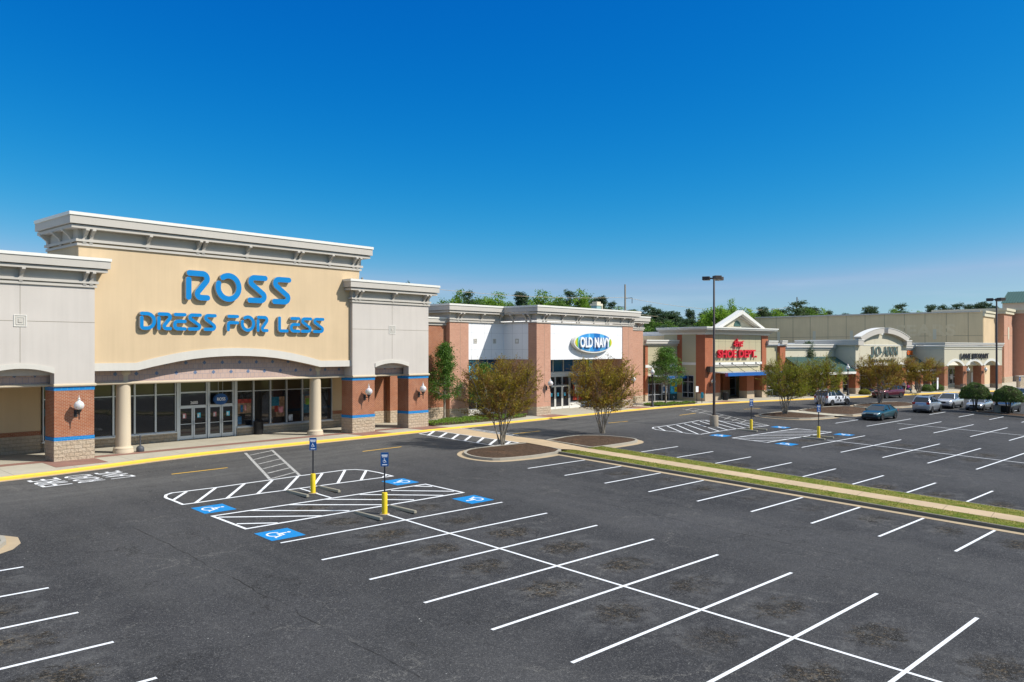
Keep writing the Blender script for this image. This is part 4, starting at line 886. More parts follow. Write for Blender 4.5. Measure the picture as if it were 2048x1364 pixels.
mb = MB(); mb.box(-.22, -.02, -.22, .22, 0, .22, 'trim'); mb.box(-.12, -.035, -.12, .12, -.02, .12, 'cap'); o_ = mb.build('ornament', on); o_.location = (56.55 - O2[0], 49.25 - O2[1], 6.78); o_.rotation_euler = (0, 0, R(-90))
K2 = scaled(PROF, .98)
mb = MB(); cornice(mb, [(49.5, 54), (49.5, YL), (56.5, YL), (56.5, YF), (72.35, YF), (72.35, 48.5)], 10.0, K2); Q_('cornice', mb)
mb = MB(); cornice(mb, [(73.1, 49.9), (79.15, 49.9), (79.15, 54)], 9.75, K2); Q_('cornice', mb)
mb = MB(); mb.box(49.8, YL + .4, 8.3, 79, 90, 9.7, 'roofw'); Q_('roof', mb)
for q in (56.85, 57.2, 58.0): pass
for q in (57.3, 57.75, 60.1, 62.4, 62.8, 65.0 + .2, 67.3, 67.7, 69.8 + .2, 71.5, 71.9): put_corbel(on, O2, q, YF - .06, 8.52, 0, .98)
for q in (50.4, 50.8, 53.4, 55.9): put_corbel(on, O2, q, YL - .06, 8.52, 0, .98)
for q in (47.5, 48.0, 49.6): put_corbel(on, O2, 56.5 - .06, q, 8.52, -90, .98)
for q in (77.9, 78.35): put_corbel(on, O2, q, 49.9 - .06, 8.28, 0, .98)
# recessed glazing
YG = 50.7
for a, b in zip([58.5, 59.9, 61.9, 63.6, 65.3, 67.0, 68.7], [59.9, 61.9, 63.6, 65.3, 67.0, 68.7, 70.5]):
    window(on, O2, [a, b], [3.75, 5.3], YG, ['bglass'])
mb = MB(); mb.box(57.5, YG - .2, 3.3, 71.4, YG + .2, 3.72, 'alu'); Q_('transom', mb)
for a, b in ((62.95, 63.95), (64.0, 65.1), (65.15, 66.3)):
    mb = MB(); mb.box(a + .1, YG - .03, .25, b - .1, YG, 2.25, 'glass'); d_ = Q_('door', mb)
    mb = MB(); mb.box(a, YG - .08, .02, a + .1, YG, 2.35, 'cap'); mb.box(b - .1, YG - .08, .02, b, YG, 2.35, 'cap'); mb.box(a + .1, YG - .077, .02, b - .1, YG, .26, 'cap'); mb.box(a + .1, YG - .077, 2.25, b - .1, YG, 2.35, 'cap'); mb.build('door_frame', d_, O2)
    window(on, O2, [a, b], [2.4, 3.28], YG, ['glass'])
    poster(on, O2, a + .3, 1.3, a + .6, 1.65, YG - .04, ['pcyan'], 'notice')
window(on, O2, [58.5, 59.9, 61.4, 62.9], [.6, 3.28], YG, ['glass']); window(on, O2, [66.4, 67.8, 69.2, 70.5], [.6, 3.28], YG, ['glass'])
for b_ in ((58.5, 62.9), (66.4, 70.5)): mb = MB(); mb.box(b_[0], YG - .05, -.2, b_[1], YG + .2, .58, 'cap'); Q_('bulkhead', mb)
poster(on, O2, 67.0, .8, 69.0, 2.9, YG - .005, ['pred', (.1, .05, .9, .2, 'pred'), (.15, .3, .85, .8, 'pwhite'), (.3, .4, .7, .7, 'ppink')])
mb = MB(); mb.prism([(66.25 + .62 * math.cos(t * .2618), 2.75 + .32 * math.sin(t * .2618)) for t in range(24)], YG - 1.0, YG - .9, 'pteal'); Q_('hanging_sign', mb)
window(on, O2, [51.9, 53.5, 55.0, 56.4], [.55, 3.2, 5.08], YL + .7, ['glass', 'bglass'])
mb = MB(); mb.box(51.85, YL + .5, -.2, 56.5, YL + .9, .5, 'cap'); Q_('bulkhead', mb)
for x0, z0, m_ in ((51.95, 3.3, 'pyel'), (52.15, 3.3, 'pgreen'), (52.5, 3.3, 'pcyan')): poster(on, O2, x0, z0, x0 + (.2 if m_ != 'pcyan' else 1.3), 5.0, YL + .6, [m_] + ([(.2, .3, .4, .5, 'pwhite'), (.6, .1, .8, .3, 'pblue'), (.1, .7, .35, .9, 'pblue'), (.6, .6, .9, .8, 'pgreen')] if m_ == 'pcyan' else []))
poster(on, O2, 69.3, 3.8, 70.4, 5.2, YG - .01, ['pcyan', (0, 0, .25, 1, 'pyel'), (.25, 0, .45, 1, 'pgreen'), (.5, .3, .8, .6, 'pwhite')])
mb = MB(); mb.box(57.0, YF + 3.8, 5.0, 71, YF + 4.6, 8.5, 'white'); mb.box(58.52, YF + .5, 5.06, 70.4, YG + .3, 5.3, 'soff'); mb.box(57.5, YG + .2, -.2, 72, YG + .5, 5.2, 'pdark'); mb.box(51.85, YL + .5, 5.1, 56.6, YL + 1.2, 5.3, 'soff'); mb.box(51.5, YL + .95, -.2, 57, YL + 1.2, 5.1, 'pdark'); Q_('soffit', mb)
mb = MB(); mb.box(56.6, YF + 1.0, -.2, 57.2, YL + .7, 5.1, 'pbrick'); Q_('side_wall', mb); mb = MB(); mb.box(70.4, YF + 3.0, -.2, 72.3, YG + .3, 8.3, 'pbrick'); Q_('side_wall', mb)
# oval sign
mb = MB(); cx, cz, rx, rz_ = 64.75, 6.70, 3.2, 1.02
el = lambda k_, n=64: [(cx + rx * k_ * math.cos(2 * math.pi * i / n), cz + (rz_ - rx * (1 - k_)) * math.sin(2 * math.pi * i / n)) for i in range(n)]
mb.prism(el(1.0), YF - .42, YF - .02, 'cap'); sg = Q_('oval_sign', mb)
cols = [(-1, -.93, (.75, .55, .02)), (-.93, -.85, (.22, .45, .02)), (-.85, -.75, (.12, .45, .66)), (-.75, -.30, (.03, .26, .58)), (-.30, -.22, (.12, .42, .66)), (-.22, .0, (.03, .26, .58)), (.0, .32, (.0, .13, .42)), (.32, .55, (.07, .35, .62)), (.55, .85, (.02, .19, .48)), (.85, .93, (.22, .45, .02)), (.93, 1.0, (.75, .55, .02))]
mb = MB(); ax_, az_ = rx - .16, rz_ - .13
for q, (u0, u1, c) in enumerate(cols):
    nm = 'stripe_paint'; m_ = plain(nm, c, .4, var=.03); M['st%d' % q] = m_
    n = 8; up = [(cx + ax_ * (u0 + (u1 - u0) * i / n), az_ * math.sqrt(max(0, 1 - (u0 + (u1 - u0) * i / n) ** 2))) for i in range(n + 1)]
    poly = [(x, cz - z) for x, z in up] + [(x, cz + z) for x, z in up[::-1]]
    pp = []
    for p in poly:
        if not pp or (abs(p[0] - pp[-1][0]) + abs(p[1] - pp[-1][1])) > 1e-4: pp.append(p)
    if abs(pp[0][0] - pp[-1][0]) + abs(pp[0][1] - pp[-1][1]) < 1e-4: pp.pop()
    mb.prism(pp, YF - .45, YF - .421, m_)
mb.build('striped_face', sg, O2)
font_letters(sg, O2, 'OLD NAVY', cx - 2.45, YF - .45, cz - .50, 4.95, 1.0, 'wl', .16, .02, 'sign_lettering', .02)
put_lamp(57.9, YF, 2.55, 0, 'white globe wall lamp on the pink brick pier between the two nearest trees'); put_lamp(71.7, YF, 2.55, 0, 'white globe wall lamp on the pink brick pier behind the second tree')
# brick link between the two stores
lk = thing('link_wall', (46.5, 51.4, 0), 0, 'low red brick wall section between the near store and the white panelled store', 'wall')
OL = (46.5, 51.4, 0)
mb = MB(); mb.box(43.2, 51.4, .98, 49.6, 52, 8.2, 'brick'); mb.build('brickwork', lk, OL)
mb = MB(); mb.box(43.2, 51.37, -.2, 49.6, 51.99, .98, 'stone'); mb.build('stone_base', lk, OL)
mb = MB(); cornice(mb, [(43.2, 51.4), (49.5, 51.4)], 8.8, [(0, .12, .30, 'cap'), (.12, .45, .25, 'trim'), (.5, .68, .1, 'trim')]); mb.build('coping', lk, OL)
# ------------------------------------------------------------------ third store (red sign, gable)
def rot_store(origin, rz, label):
    return thing('store_building', (origin[0], origin[1], 0), rz, label, 'store')
sd = rot_store((85.5, 45.5), -8, 'red brick store with a white gable and red sign letters')
B = lambda name, mb, smooth=False: mb.build(name, sd, (0, 0, 0), smooth)
W3 = 13.2
def opier(par, x0, x1, y0_, y1, top, zs=.9, m_='obrick', sm_='smooth'):
    mb = MB(); mb.box(x0, y0_, zs, x1, y1, top, m_); p = mb.build('pier', par); mb = MB(); mb.box(x0 - .02, y0_ - .02, -.4, x1 + .02, y1 + .02, zs, sm_); mb.build('stone_base', p)
    return p
opier(sd, 0, 1.5, 0, 1.3, 7.75); opier(sd, 11.85, W3, 0, 1.3, 7.75)
for x0, x1, y_ in ((2.45, 3.45, .3), (9.0, 10.55, .3), (8.2, 9.6, 3.2), (4.0, 4.2, 5)):
    if x1 - x0 > .5: opier(sd, x0, x1, y_, y_ + 1.1, 3.4)
mb = MB(); mb.box(1.5, .12, 4.5, 11.85, .6, 7.8, 'beige'); mb.box(1.5, .2, 3.2, 11.85, .7, 4.2, 'beige'); B('sign_wall', mb)
mb = MB(); mb.box(1.5, .02, 4.2, 11.85, .5, 4.5, 'cap'); mb.box(1.9, .0, 4.02, 11.4, .5, 4.12, 'trim'); B('band', mb)
mb = MB()
for x in (2.85, 4.2, 6.7, 9.2, 10.6): mb.box(x - .012, .115, 4.5, x + .012, .13, 7.8, 'joint')
for z in (5.8, 6.95): mb.box(1.5, .115, z, 11.85, .13, z + .02, 'joint')
for x in (-1.0,): pass
B('wall_joints', mb)
mb = MB(); cornice(mb, [(0, 6.5), (0, 0), (W3, 0), (W3, 6.5)], 8.66, [(0, .14, .95, 'cap'), (.14, .30, .85, 'cap'), (.30, .46, .6, 'trim'), (.46, .64, .36, 'trim'), (.64, .82, .14, 'cap')]); B('cornice', mb)
mb = MB(); gx0, gx1, ga = 1.9, 12.0, 10.8; gm = (gx0 + gx1) / 2
mb.prism([(gx0 + 1.1, 8.66), (gx1 - 1.1, 8.66), (gm, 10.25)], .35, 1.2, 'pale'); B('gable_wall', mb)
mb = MB()
mb.prism([(gx0, 8.62), (gx0 + .75, 8.62), (gm, 10.33), (gm, ga)], -.45, .35, 'cap'); mb.prism([(gx1, 8.62), (gx1 - .75, 8.62), (gm + .001, 10.33), (gm + .001, ga)], -.45, .35, 'cap')
mb.prism([(gx0 + .8, 8.66), (gx0 + 1.3, 8.66), (gm, 10.1), (gm, 10.33)], .05, 1.2, 'trim'); mb.prism([(gx1 - .8, 8.66), (gx1 - 1.3, 8.66), (gm + .001, 10.1), (gm + .001, 10.33)], .05, 1.2, 'trim'); B('gable_trim', mb)
mb = MB(); mb.prism([(gm - .7, 8.85), (gm + .7, 8.85)] + [(gm + .7 * math.cos(R(a)), 8.85 + .68 * math.sin(R(a))) for a in range(15, 180, 15)], .30, .36, 'green'); B('arched_louvre', mb)
font_letters(sd, (0, 0, 0), 'SHOE DEPT.', 2.35, .12, 5.02, 8.1, .98, 'letr', .2, .03, 'sign_lettering', .1)
th = font_letters(sd, (0, 0, 0), 'the', 5.7, .12, 6.35, 1.75, .98, 'letr', .2, .01, 'sign_lettering', .1)
mb = MB(); mb.prism([(5.45, 6.62), (5.5, 6.54), (7.62, 7.02), (7.55, 7.1)], -.2, -.08, 'letr'); B('sign_stroke', mb)
# canopy with rods
mb = MB(); mb.prism([(-1.69, 3.22), (-1.69, 3.31), (.15, 3.40), (.15, 3.30)], 1.55, 13.6, 'alu', 'x'); mb.box(2.0, -1.78, 2.9, 13.6, -1.69, 3.3, 'awn'); mb.box(1.5, -1.76, 2.9, 2.0, -1.69, 3.3, 'ppurple'); cn_ = B('canopy', mb)
for x in (2.9, 5.4, 7.9, 10.5): mb = MB(); mb.tube([(x, .05, 4.35), (x + .3, -1.6, 3.35)], .025, 'black', 6); mb.box(x - .1, -.02, 4.28, x + .1, .06, 4.46, 'black'); mb.build('tie_rod', cn_)
mb = MB(); mb.box(0, 1.3, -.4, .3, 6, 7.8, 'beige'); mb.box(.3, 5.6, -.4, W3, 6, 3.5, 'beige'); mb.box(.3, .8, 3.42, W3, 6, 3.5, 'soff'); mb.box(.2, .6, 7.6, W3 - .1, 25, 8.2, 'roofw'); mb.box(0, 6, -.4, 14, 25, 7.7, 'tan'); mb.box(W3 - .3, 1.3, -.4, W3, 6, 7.8, 'beige'); B('side_wall', mb)
mb = MB(); mb.box(-.02, 3.3, 4.2, .02, 5.4, 4.5, 'cap'); mb.box(-.016, 1.3, 4.2, .02, 3.3, 4.5, 'cap'); mb.box(-.03, 3.3, .9, .3, 4.0, 7.8, 'obrick'); B('side_trim', mb)
mb = MB(); mb.box(-.012, 1.6, .35, .02, 3.2, 2.95, 'glass'); sw_ = B('window', mb); mb = MB()
for y_ in (1.6, 2.4, 3.2): mb.box(-.06, y_ - .03, .35, -.013, y_ + .03, 2.95, 'alu')
for z_ in (.35, .95, 2.2, 2.95):
    for y_ in (1.63, 2.43): mb.box(-.055, y_, z_ - .03, -.013, y_ + .74, z_ + .03, 'alu')
mb.build('frame', sw_)
window(sd, (0, 0, 0), [3.6, 4.9, 6.2, 7.4], [.15, 1.0, 2.3, 3.0], 4.4, ['glass'] * 3); window(sd, (0, 0, 0), [9.8, 11.2, 12.6], [.15, 1.0, 2.3, 3.0], 4.4, ['glass'] * 3)
poster(sd, (0, 0, 0), 4.2, 1.2, 5.0, 2.6, 4.39, ['pwhite', (.1, .1, .9, .5, 'pdark')])
mb = MB(); mb.box(4.2, 2.3, 2.62, 6.0, 2.42, 3.0, 'ptan'); B('hanging_sign', mb)
put_o = lambda par_rz, org, x, y, z: (org[0] + x * math.cos(R(par_rz)) - y * math.sin(R(par_rz)), org[1] + x * math.sin(R(par_rz)) + y * math.cos(R(par_rz)), z)
put_lamp(*put_o(-8, (85.5, 45.5), .95, 0, 1.95), -8, 'white globe wall lamp beside the tall light pole on the brick pier under the gable'); put_lamp(*put_o(-8, (85.5, 45.5), 12.6, 0, 1.95), -8, 'white globe wall lamp on the right brick pier of the gabled store')
for x in (-.15, 12.2):
    mb = MB(); mb.box(x + .4, -.55, 3.35, x + 1.1, -.05, 4.05, 'bronze'); mb.tube([(x + .75, 0, 3.2), (x + .75, -.3, 3.2), (x + .75, -.3, 3.36)], .03, 'black', 6); B('flood_light', mb)
# low beige shop between
cv = rot_store((86.3, 49.45), -9, 'low beige shop with a short blue canopy and large shop windows')
C_ = lambda name, mb: mb.build(name, cv)
mb = MB(); mb.box(-6.0, 0, 3.3, 6.8, .5, 6.5, 'beige'); mb.box(-6, .5, -.3, 8, 20, 6.35, 'tan'); mb.box(-6, .5, 6.35, 8, 20, 6.4, 'roofw'); C_('wall', mb)
mb = MB(); cornice(mb, [(-6.2, 0), (6.8, 0)], 7.15, [(0, .14, .42, 'cap'), (.14, .44, .36, 'trim'), (.5, .66, .15, 'trim')]); C_('cornice', mb)
mb = MB(); mb.box(-6.0, -.06, 3.92, 6.8, 0, 4.24, 'cap'); C_('band', mb)
mb = MB()
for x in (-3.0, 0, 3.0): mb.box(x - .012, -.005, 4.24, x + .012, .01, 6.5, 'joint')
mb.box(-6, -.005, 5.35, 6.8, .01, 5.37, 'joint'); C_('wall_joints', mb)
mb = MB(); mb.prism([(-1.29, 2.84), (-1.29, 2.93), (0, 2.99), (0, 2.90)], -5.6, 1.4, 'alu', 'x'); mb.box(-4.3, -1.37, 2.6, 1.4, -1.3, 2.92, 'awn'); mb.box(-5.6, -1.365, 2.6, -4.3, -1.3, 2.92, 'ppurple'); cc = C_('canopy', mb)
for x in (-4.6, -3.4, -1.2, .8): mb = MB(); mb.tube([(x, -.1, 4.1), (x + .4, -1.2, 2.95)], .022, 'black', 6); mb.box(x - .09, -.14, 4.02, x + .09, -.06, 4.2, 'black'); mb.build('tie_rod', cc)
mb = MB(); mb.box(-6, .02, 3.0, 6.8, .5, 3.3, 'beige'); mb.box(-6.0, -.02, -.3, -5.55, .4, .8, 'smooth'); C_('lower_wall', mb)
mb = MB(); mb.box(-6.0, -.02, .8, -5.55, .4, 6.5, 'obrick'); C_('pier', mb)
for a, b in ((-5.5, -4.3), (-4.3, -3.0), (-3.0, -1.7), (-1.7, -.4), (-.4, .9), (.9, 2.2)): window(cv, (0, 0, 0), [a, b], [-.05, .75, 2.0, 3.0], .1, ['glass'] * 3)
poster(cv, (0, 0, 0), -1.5, .75, 1.0, 2.75, .0, ['pcyan', (.08, .45, .35, .7, 'pyel'), (.55, .55, .85, .8, 'pyel'), (.3, .1, .6, .4, 'pyel'), (.2, .75, .5, .9, 'pgreen')]); poster(cv, (0, 0, 0), -1.55, -.1, -.2, .75, -.01, ['letd']); poster(cv, (0, 0, 0), -.2, -.1, 1.0, .75, -.01, ['ppink', (.2, .1, .8, .9, 'pblue')])
poster(cv, (0, 0, 0), -2.9, .9, -2.0, 2.7, .0, ['pwhite', (.1, .6, .9, .95, 'ppink'), (.1, .1, .6, .4, 'pblue')])
mb = MB(); mb.prism([(-1.05, .2), (-.85, .33), (-1.05, .46), (-.93, .46), (-.70, .33), (-.93, .2)], -.03, -.022, 'wl'); C_('chevron_mark', mb)
# ------------------------------------------------------------------ fourth store (arched pediment)
ja = rot_store((113.3, 37.8), -10, 'cream store with an arched broken pediment and dark green sign letters')
J_ = lambda name, mb, smooth=False: mb.build(name, ja, (0, 0, 0), smooth)
opier(ja, 0, 1.05, 0, 1.2, 3.45, .8, 'obrick', 'stone'); opier(ja, 13.15, 14.4, 0, 1.2, 3.45, .8, 'obrick', 'stone'); opier(ja, 6.3, 7.2, .6, 1.6, 3.45, .8, 'obrick', 'stone')
mb = MB(); c_ = arch_pts(7.2, 6.1, 7.2, 8.45, 18)
mb.prism([(0, 3.72), (14.4, 3.72), (14.4, 6.9), (13.3, 7.2)] + c_[::-1][1:-1] + [(1.1, 7.2), (0, 6.9)], 0, .6, 'pale'); mb.box(0, .6, 3.72, .4, 9, 7.0, 'pale'); mb.box(14.0, .6, 3.72, 14.4, 9, 7.0, 'pale'); mb.box(0, 3.4, 3.72, 14.4, 30, 7.0, 'roofw'); J_('sign_wall', mb)
mb = MB(); mb.box(-.04, -.05, 3.72, 14.44, 0, 4.15, 'cap'); mb.box(-.04, -.05, 3.45, 1.1, 1.2, 3.72, 'cap'); mb.box(13.1, -.05, 3.45, 14.44, 1.2, 3.72, 'cap'); mb.box(1.15, -.04, 6.6, 13.25, 0, 6.72, 'cap'); J_('band', mb)
mb = MB(); mb.box(-.35, -.6, 6.62, 1.1, 9, 7.35, 'trim'); mb.box(13.3, -.6, 6.62, 14.85, 9, 7.35, 'trim'); mb.box(-.4, -.65, 7.27, 1.15, 9, 7.38, 'cap'); mb.box(13.25, -.65, 7.27, 14.9, 9, 7.38, 'cap'); J_('cornice', mb)
lo_ = arch_pts(7.2, 6.3, 7.15, 8.32, 24); hi_ = arch_pts(7.2, 7.0, 7.75, 9.05, 24)
for a, b in ((0, 11), (13, 24)):
    mb = MB(); mb.prism(lo_[a:b + 1] + hi_[a:b + 1][::-1], -.62, .35, 'trim'); h2 = arch_pts(7.2, 7.04, 7.80, 9.12, 24); mb.prism(hi_[a:b + 1] + h2[a:b + 1][::-1], -.68, .38, 'cap'); J_('arched_pediment', mb)
mb = MB(); mb.box(6.5, .15, 7.9, 7.9, .8, 8.95, 'trim'); mb.box(6.9, -.08, 8.1, 7.6, 0, 8.4, 'cap'); J_('keystone', mb)
mb = MB()
for x in (2.6, 5.2, 9.2, 11.6): mb.box(x - .012, -.006, 6.72, x + .012, .01, 7.9, 'joint')
for x in (1.1, 13.2): mb.box(x - .012, -.006, 4.15, x + .012, .01, 6.6, 'joint')
J_('wall_joints', mb)
def poly_letters(par, defs, x, z, w_, h, y, mat, side, depth=.18, name='sign_letter'):
    mb = MB()
    for pl in defs: mb.prism([(x + p[0] * w_, z + p[1] * h) for p in pl], y - depth, y - .06, mat, 'y', None, side)
    return mb.build(name, par)
def serif(x, z, hw=.17, t=.045): return [(x - hw, z), (x + hw, z), (x + hw, z + t), (x - hw, z + t)]
Nn = [[(.13, .045), (.21, .045), (.21, .955), (.13, .955)], [(.21, .955), (.21, .66), (.72, .0), (.87, .0), (.87, .045), (.80, .045), (.80, .15), (.36, .955)], [(.80, .15), (.87, .12), (.87, .955), (.80, .955)], serif(.17, 0, .15), serif(.835, .955, .15), serif(.20, .955, .18)]
Aa = [[(.08, .045), (.16, .045), (.30, .30), (.44, .60), (.42, .80)], [(.42, 1.0), (.55, 1.0), (.95, .045), (.73, .045), (.42, .80)], [(.305, .30), (.62, .30), (.60, .36), (.33, .36)], serif(.12, 0, .12), serif(.84, 0, .17)]
Oo = [[(.5 + .46 * math.cos(R(a)), .5 + .52 * math.sin(R(a))) for a in range(90, 271, 15)] + [(.5 + .24 * math.cos(R(a)), .5 + .46 * math.sin(R(a))) for a in range(270, 89, -15)], [(.5 - .46 * math.cos(R(a)), .5 + .52 * math.sin(R(a))) for a in range(90, 271, 15)] + [(.5 - .24 * math.cos(R(a)), .5 + .46 * math.sin(R(a))) for a in range(270, 89, -15)]]
Jj = [[(.52, .15), (.76, .15), (.76, .955), (.52, .955)], serif(.64, .955, .24), [(.76, .15), (.52, .15), (.46, -.02), (.30, -.06), (.20, .10), (.0, .10), (-.04, -.08), (.12, -.25), (.42, -.26), (.68, -.10)]]
for df, x, w_ in ((Jj, 3.55, 1.4), (Oo, 5.0, 1.75), (Aa, 7.1, 1.6), (Nn, 8.65, 1.5), (Nn, 10.15, 1.55)): poly_letters(ja, df, x, 5.2, w_, 1.25, 0, 'letd', 'lets')
poly_letters(ja, [[(6.75, 5.5), (6.95, 5.5), (6.95, 5.75), (6.75, 5.75)]], 0, 0, 1, 1, 0, 'letd', 'lets')
font_letters(ja, (0, 0, 0), 'fabric and crafts', 3.6, 0, 4.33, 7.0, .42, 'letd', .08, .02, 'sign_lettering', .06)
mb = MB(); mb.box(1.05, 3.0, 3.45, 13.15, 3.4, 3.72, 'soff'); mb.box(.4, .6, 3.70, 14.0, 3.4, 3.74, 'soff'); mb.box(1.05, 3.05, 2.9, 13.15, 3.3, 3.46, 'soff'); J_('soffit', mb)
window(ja, (0, 0, 0), [1.1, 2.5, 3.9, 5.4], [.15, 1.1, 2.3, 3.2], 3.3, ['glass'] * 3, .08, 'cap'); window(ja, (0, 0, 0), [7.2, 8.8, 10.6, 12.2, 13.1], [.15, 1.1, 2.3, 3.2], 3.3, ['glass'] * 3, .08, 'cap'); window(ja, (0, 0, 0), [5.4, 6.3, 7.2], [.0, 2.3, 3.2], 3.3, ['glass'] * 2, .1, 'cap', 'door')
# low links with green roofs
def link(o_xy, rz, x0, x1, label, top=6.75, letters=None, winx=None):
    t = rot_store(o_xy, rz, label); K = lambda n_, mb: mb.build(n_, t)
    mb = MB(); mb.box(x0, 3, 3.0, x1, 3.5, top - .6, 'pale'); mb.box(x0, 3.5, -.3, x1, 40, top - .55, 'roofw'); K('wall', mb)
    mb = MB(); cornice(mb, [(x0, 3), (x1, 3)], top, [(0, .12, .38, 'cap'), (.12, .46, .32, 'trim'), (.52, .72, .14, 'trim')]); K('cornice', mb)
    mb = MB(); mb.prism([(-.15, 3.05), (-.15, 3.2), (3.0, 5.05), (3.0, 4.9)], x0, x1, 'green', 'x')
    n = int((x1 - x0) / .42)
    for i in range(n + 1):
        x = x0 + (x1 - x0) * i / n; mb.prism([(-.15, 3.19), (-.15, 3.25), (3.0, 5.10), (3.0, 5.04)], x - .02, x + .02, 'green', 'x')
    K('shed_roof', mb)
    mb = MB(); mb.box(x0, -.16, 2.75, x1, -.08, 3.06, 'cap'); mb.box(x0, -.08, 2.75, x1, 3, 2.82, 'soff'); K('fascia', mb)
    xx = x0 + .1
    n = max(2, int((x1 - x0) / 2.6)); st = (x1 - x0 - .2) / n
    for i in range(n):
        a = x0 + .1 + st * i; m_ = 'pwhite' if (i == n - 1 and winx) else 'glass'
        window(t, (0, 0, 0), [a, a + st / 2, a + st], [.1, .9, 2.72], 2.6, ['lglass', 'lglass'] if (i == n - 1 and winx) else ['glass', 'glass'])
        if i: opier(t, a - .35, a + .35, .3, 1.0, 2.75, .8, 'obrick', 'stone')
    return t
M['lglass'] = glassmat('pale_blind_glazing', (.20, .25, .26), .1)
l1 = link((113.3, 37.8), -10, -12.2, -.1, 'low cream shop link with a green metal roof left of the arched pediment store', winx=True)
mb = MB(); mb.box(-15.9, 3.2, -.2, -13.4, 3.7, 6.6, 'beige'); mb.build('wall', l1)
mb = MB(); cornice(mb, [(-15.9, 3.2), (-13.8, 3.2)], 7.15, [(0, .12, .38, 'cap'), (.12, .5, .32, 'trim'), (.56, .7, .14, 'trim')]); mb.build('cornice', l1)
mb = MB(); cornice(mb, [(-13.5, 2.8), (-12.3, 2.8)], 7.18, [(0, .12, .38, 'cap'), (.12, .5, .32, 'trim'), (.56, .7, .14, 'trim')]); mb.build('cornice', l1)
opier(l1, -13.5, -12.3, 2.8, 3.8, 6.5, .8, 'obrick', 'stone')
window(l1, (0, 0, 0), [-15.8, -14.7, -13.6], [.1, .9, 2.9], 3.18, ['glass', 'glass'])
l2 = link((113.3, 37.8), -10, 14.4, 25.5, 'low cream shop link with a teal metal roof and small orange letters', 6.7)
font_letters(l2, (0, 0, 0), 'CAFE', 20.75, 3.0, 5.2, 1.85, .66, M_or := plain('orange_letter', (.75, .13, .01), .5), .1, .05, 'sign_lettering', .05)
# ------------------------------------------------------------------ fifth store (three arches)
lb = rot_store((135.1, 32.05), -17, 'cream arcade store with three round arches and black sign letters')
LB = lambda name, mb, smooth=False: mb.build(name, lb, (0, 0, 0), smooth)
for x0, x1 in ((0, .9), (5.0, 6.06), (10.16, 11.1), (15.1, 16.25)): opier(lb, x0, x1, 0, 1.3, 3.5, .55, 'brick', 'stone')
mb = MB(); pl = [(0, 3.5), (.9, 3.5)]
for a, b in ((.9, 5.0), (6.06, 10.16), (11.1, 15.1)): pl += [(a, 3.5)] * (a != .9) + arch_pts((a + b) / 2, (b - a) / 2, 3.5, 4.25, 10)[1:-1] + [(b, 3.5)]
pl += [(16.25, 3.5), (16.25, 6.6), (0, 6.6)]
mb.prism(pl, 0, .6, 'pale'); mb.box(0, .6, 3.5, .5, 9, 6.6, 'pale'); mb.box(15.75, .6, 3.5, 16.25, 4, 6.6, 'pale'); mb.box(.5, 3.6, 3.5, 15.75, 9, 6.7, 'roofw'); LB('sign_wall', mb)
for a, b in ((.9, 5.0), (6.06, 10.16), (11.1, 15.1)):
    mb = MB(); m_ = (a + b) / 2; hw = (b - a) / 2; mb.prism(arch_pts(m_, hw, 3.5, 4.25, 12) + arch_pts(m_, hw + .42, 3.62, 4.62, 12)[::-1], -.07, .02, 'cap'); LB('arch_trim', mb)
mb = MB(); cornice(mb, [(0, 9), (0, 0), (16.25, 0), (16.25, 4)], 7.1, [(0, .12, .28, 'cap'), (.12, .40, .22, 'trim'), (.46, .62, .12, 'cap'), (.9, 1.0, .06, 'trim')]); LB('cornice', mb)
font_letters(lb, (0, 0, 0), 'LANE BRYANT', 4.15, 0, 4.62, 7.9, .82, 'letk', .12, .02, 'sign_lettering', .08)
mb = MB(); mb.box(.5, 3.4, -.2, 15.75, 3.6, 3.5, 'pale'); mb.box(.5, .6, 3.50, 15.75, 3.4, 3.56, 'soff'); mb.box(11.2, 3.35, -.1, 15.6, 3.4, 2.4, 'stone'); LB('back_wall', mb)
window(lb, (0, 0, 0), [1.2, 2.6, 3.9, 5.2], [.1, 2.3, 3.0], 3.38, ['glass', 'glass'], .09); window(lb, (0, 0, 0), [6.9, 8.0, 9.1, 10.2], [.6, 1.7, 3.0], 3.38, ['glass', 'glass'], .09)
mb = MB(); mb.box(13.3, 3.3, 0, 14.2, 3.36, 2.3, 'cap'); LB('door', mb)
poster(lb, (0, 0, 0), 7.3, 1.3, 7.9, 2.1, 3.3, ['pwhite'])
o5 = lambda x, y, z: put_o(-17, (135.1, 32.05), x, y, z)
put_lamp(*o5(5.6, 0, 2.55), -17, 'white globe wall lamp on the second brick pier of the arcade store'); put_lamp(*o5(10.6, 0, 2.55), -17, 'white globe wall lamp on the third brick pier of the arcade store')
# ------------------------------------------------------------------ large department store behind
dp = thing('store_building', (160.2, 31.9, 0), 0, 'huge plain tan windowless store hall with brick towers and a green roof', 'store')
OD = (160.2, 31.9, 0); E_ = lambda name, mb: mb.build(name, dp, OD)
mb = MB(); mb.box(160.2, 31.9, -1.5, 172, 73.7, 12.8, 'tan'); E_('hall_wall', mb); mb = MB(); mb.box(172, 33, -1.5, 260, 130, 12.7, 'tan'); E_('rear_hall', mb)
mb = MB(); mb.box(160.5, 31.86, -1, 171, 31.9, 12.6, 'cream'); E_('end_wall', mb)
mb = MB(); mb.box(160.0, 32.3, 12.6, 171, 73.8, 12.84, 'trim'); cornice(mb, [(160.2, 31.86), (168.6, 31.86)], 12.84, [(0, .35, .4, 'pale'), (.39, 1.0, .22, 'pale')]); E_('coping', mb)
mb = MB()
for i in range(12):
    y = 34.2 + i * 3.5; mb.box(160.18, y - .03, 0, 160.21, y + .03, 12.6, 'joint')
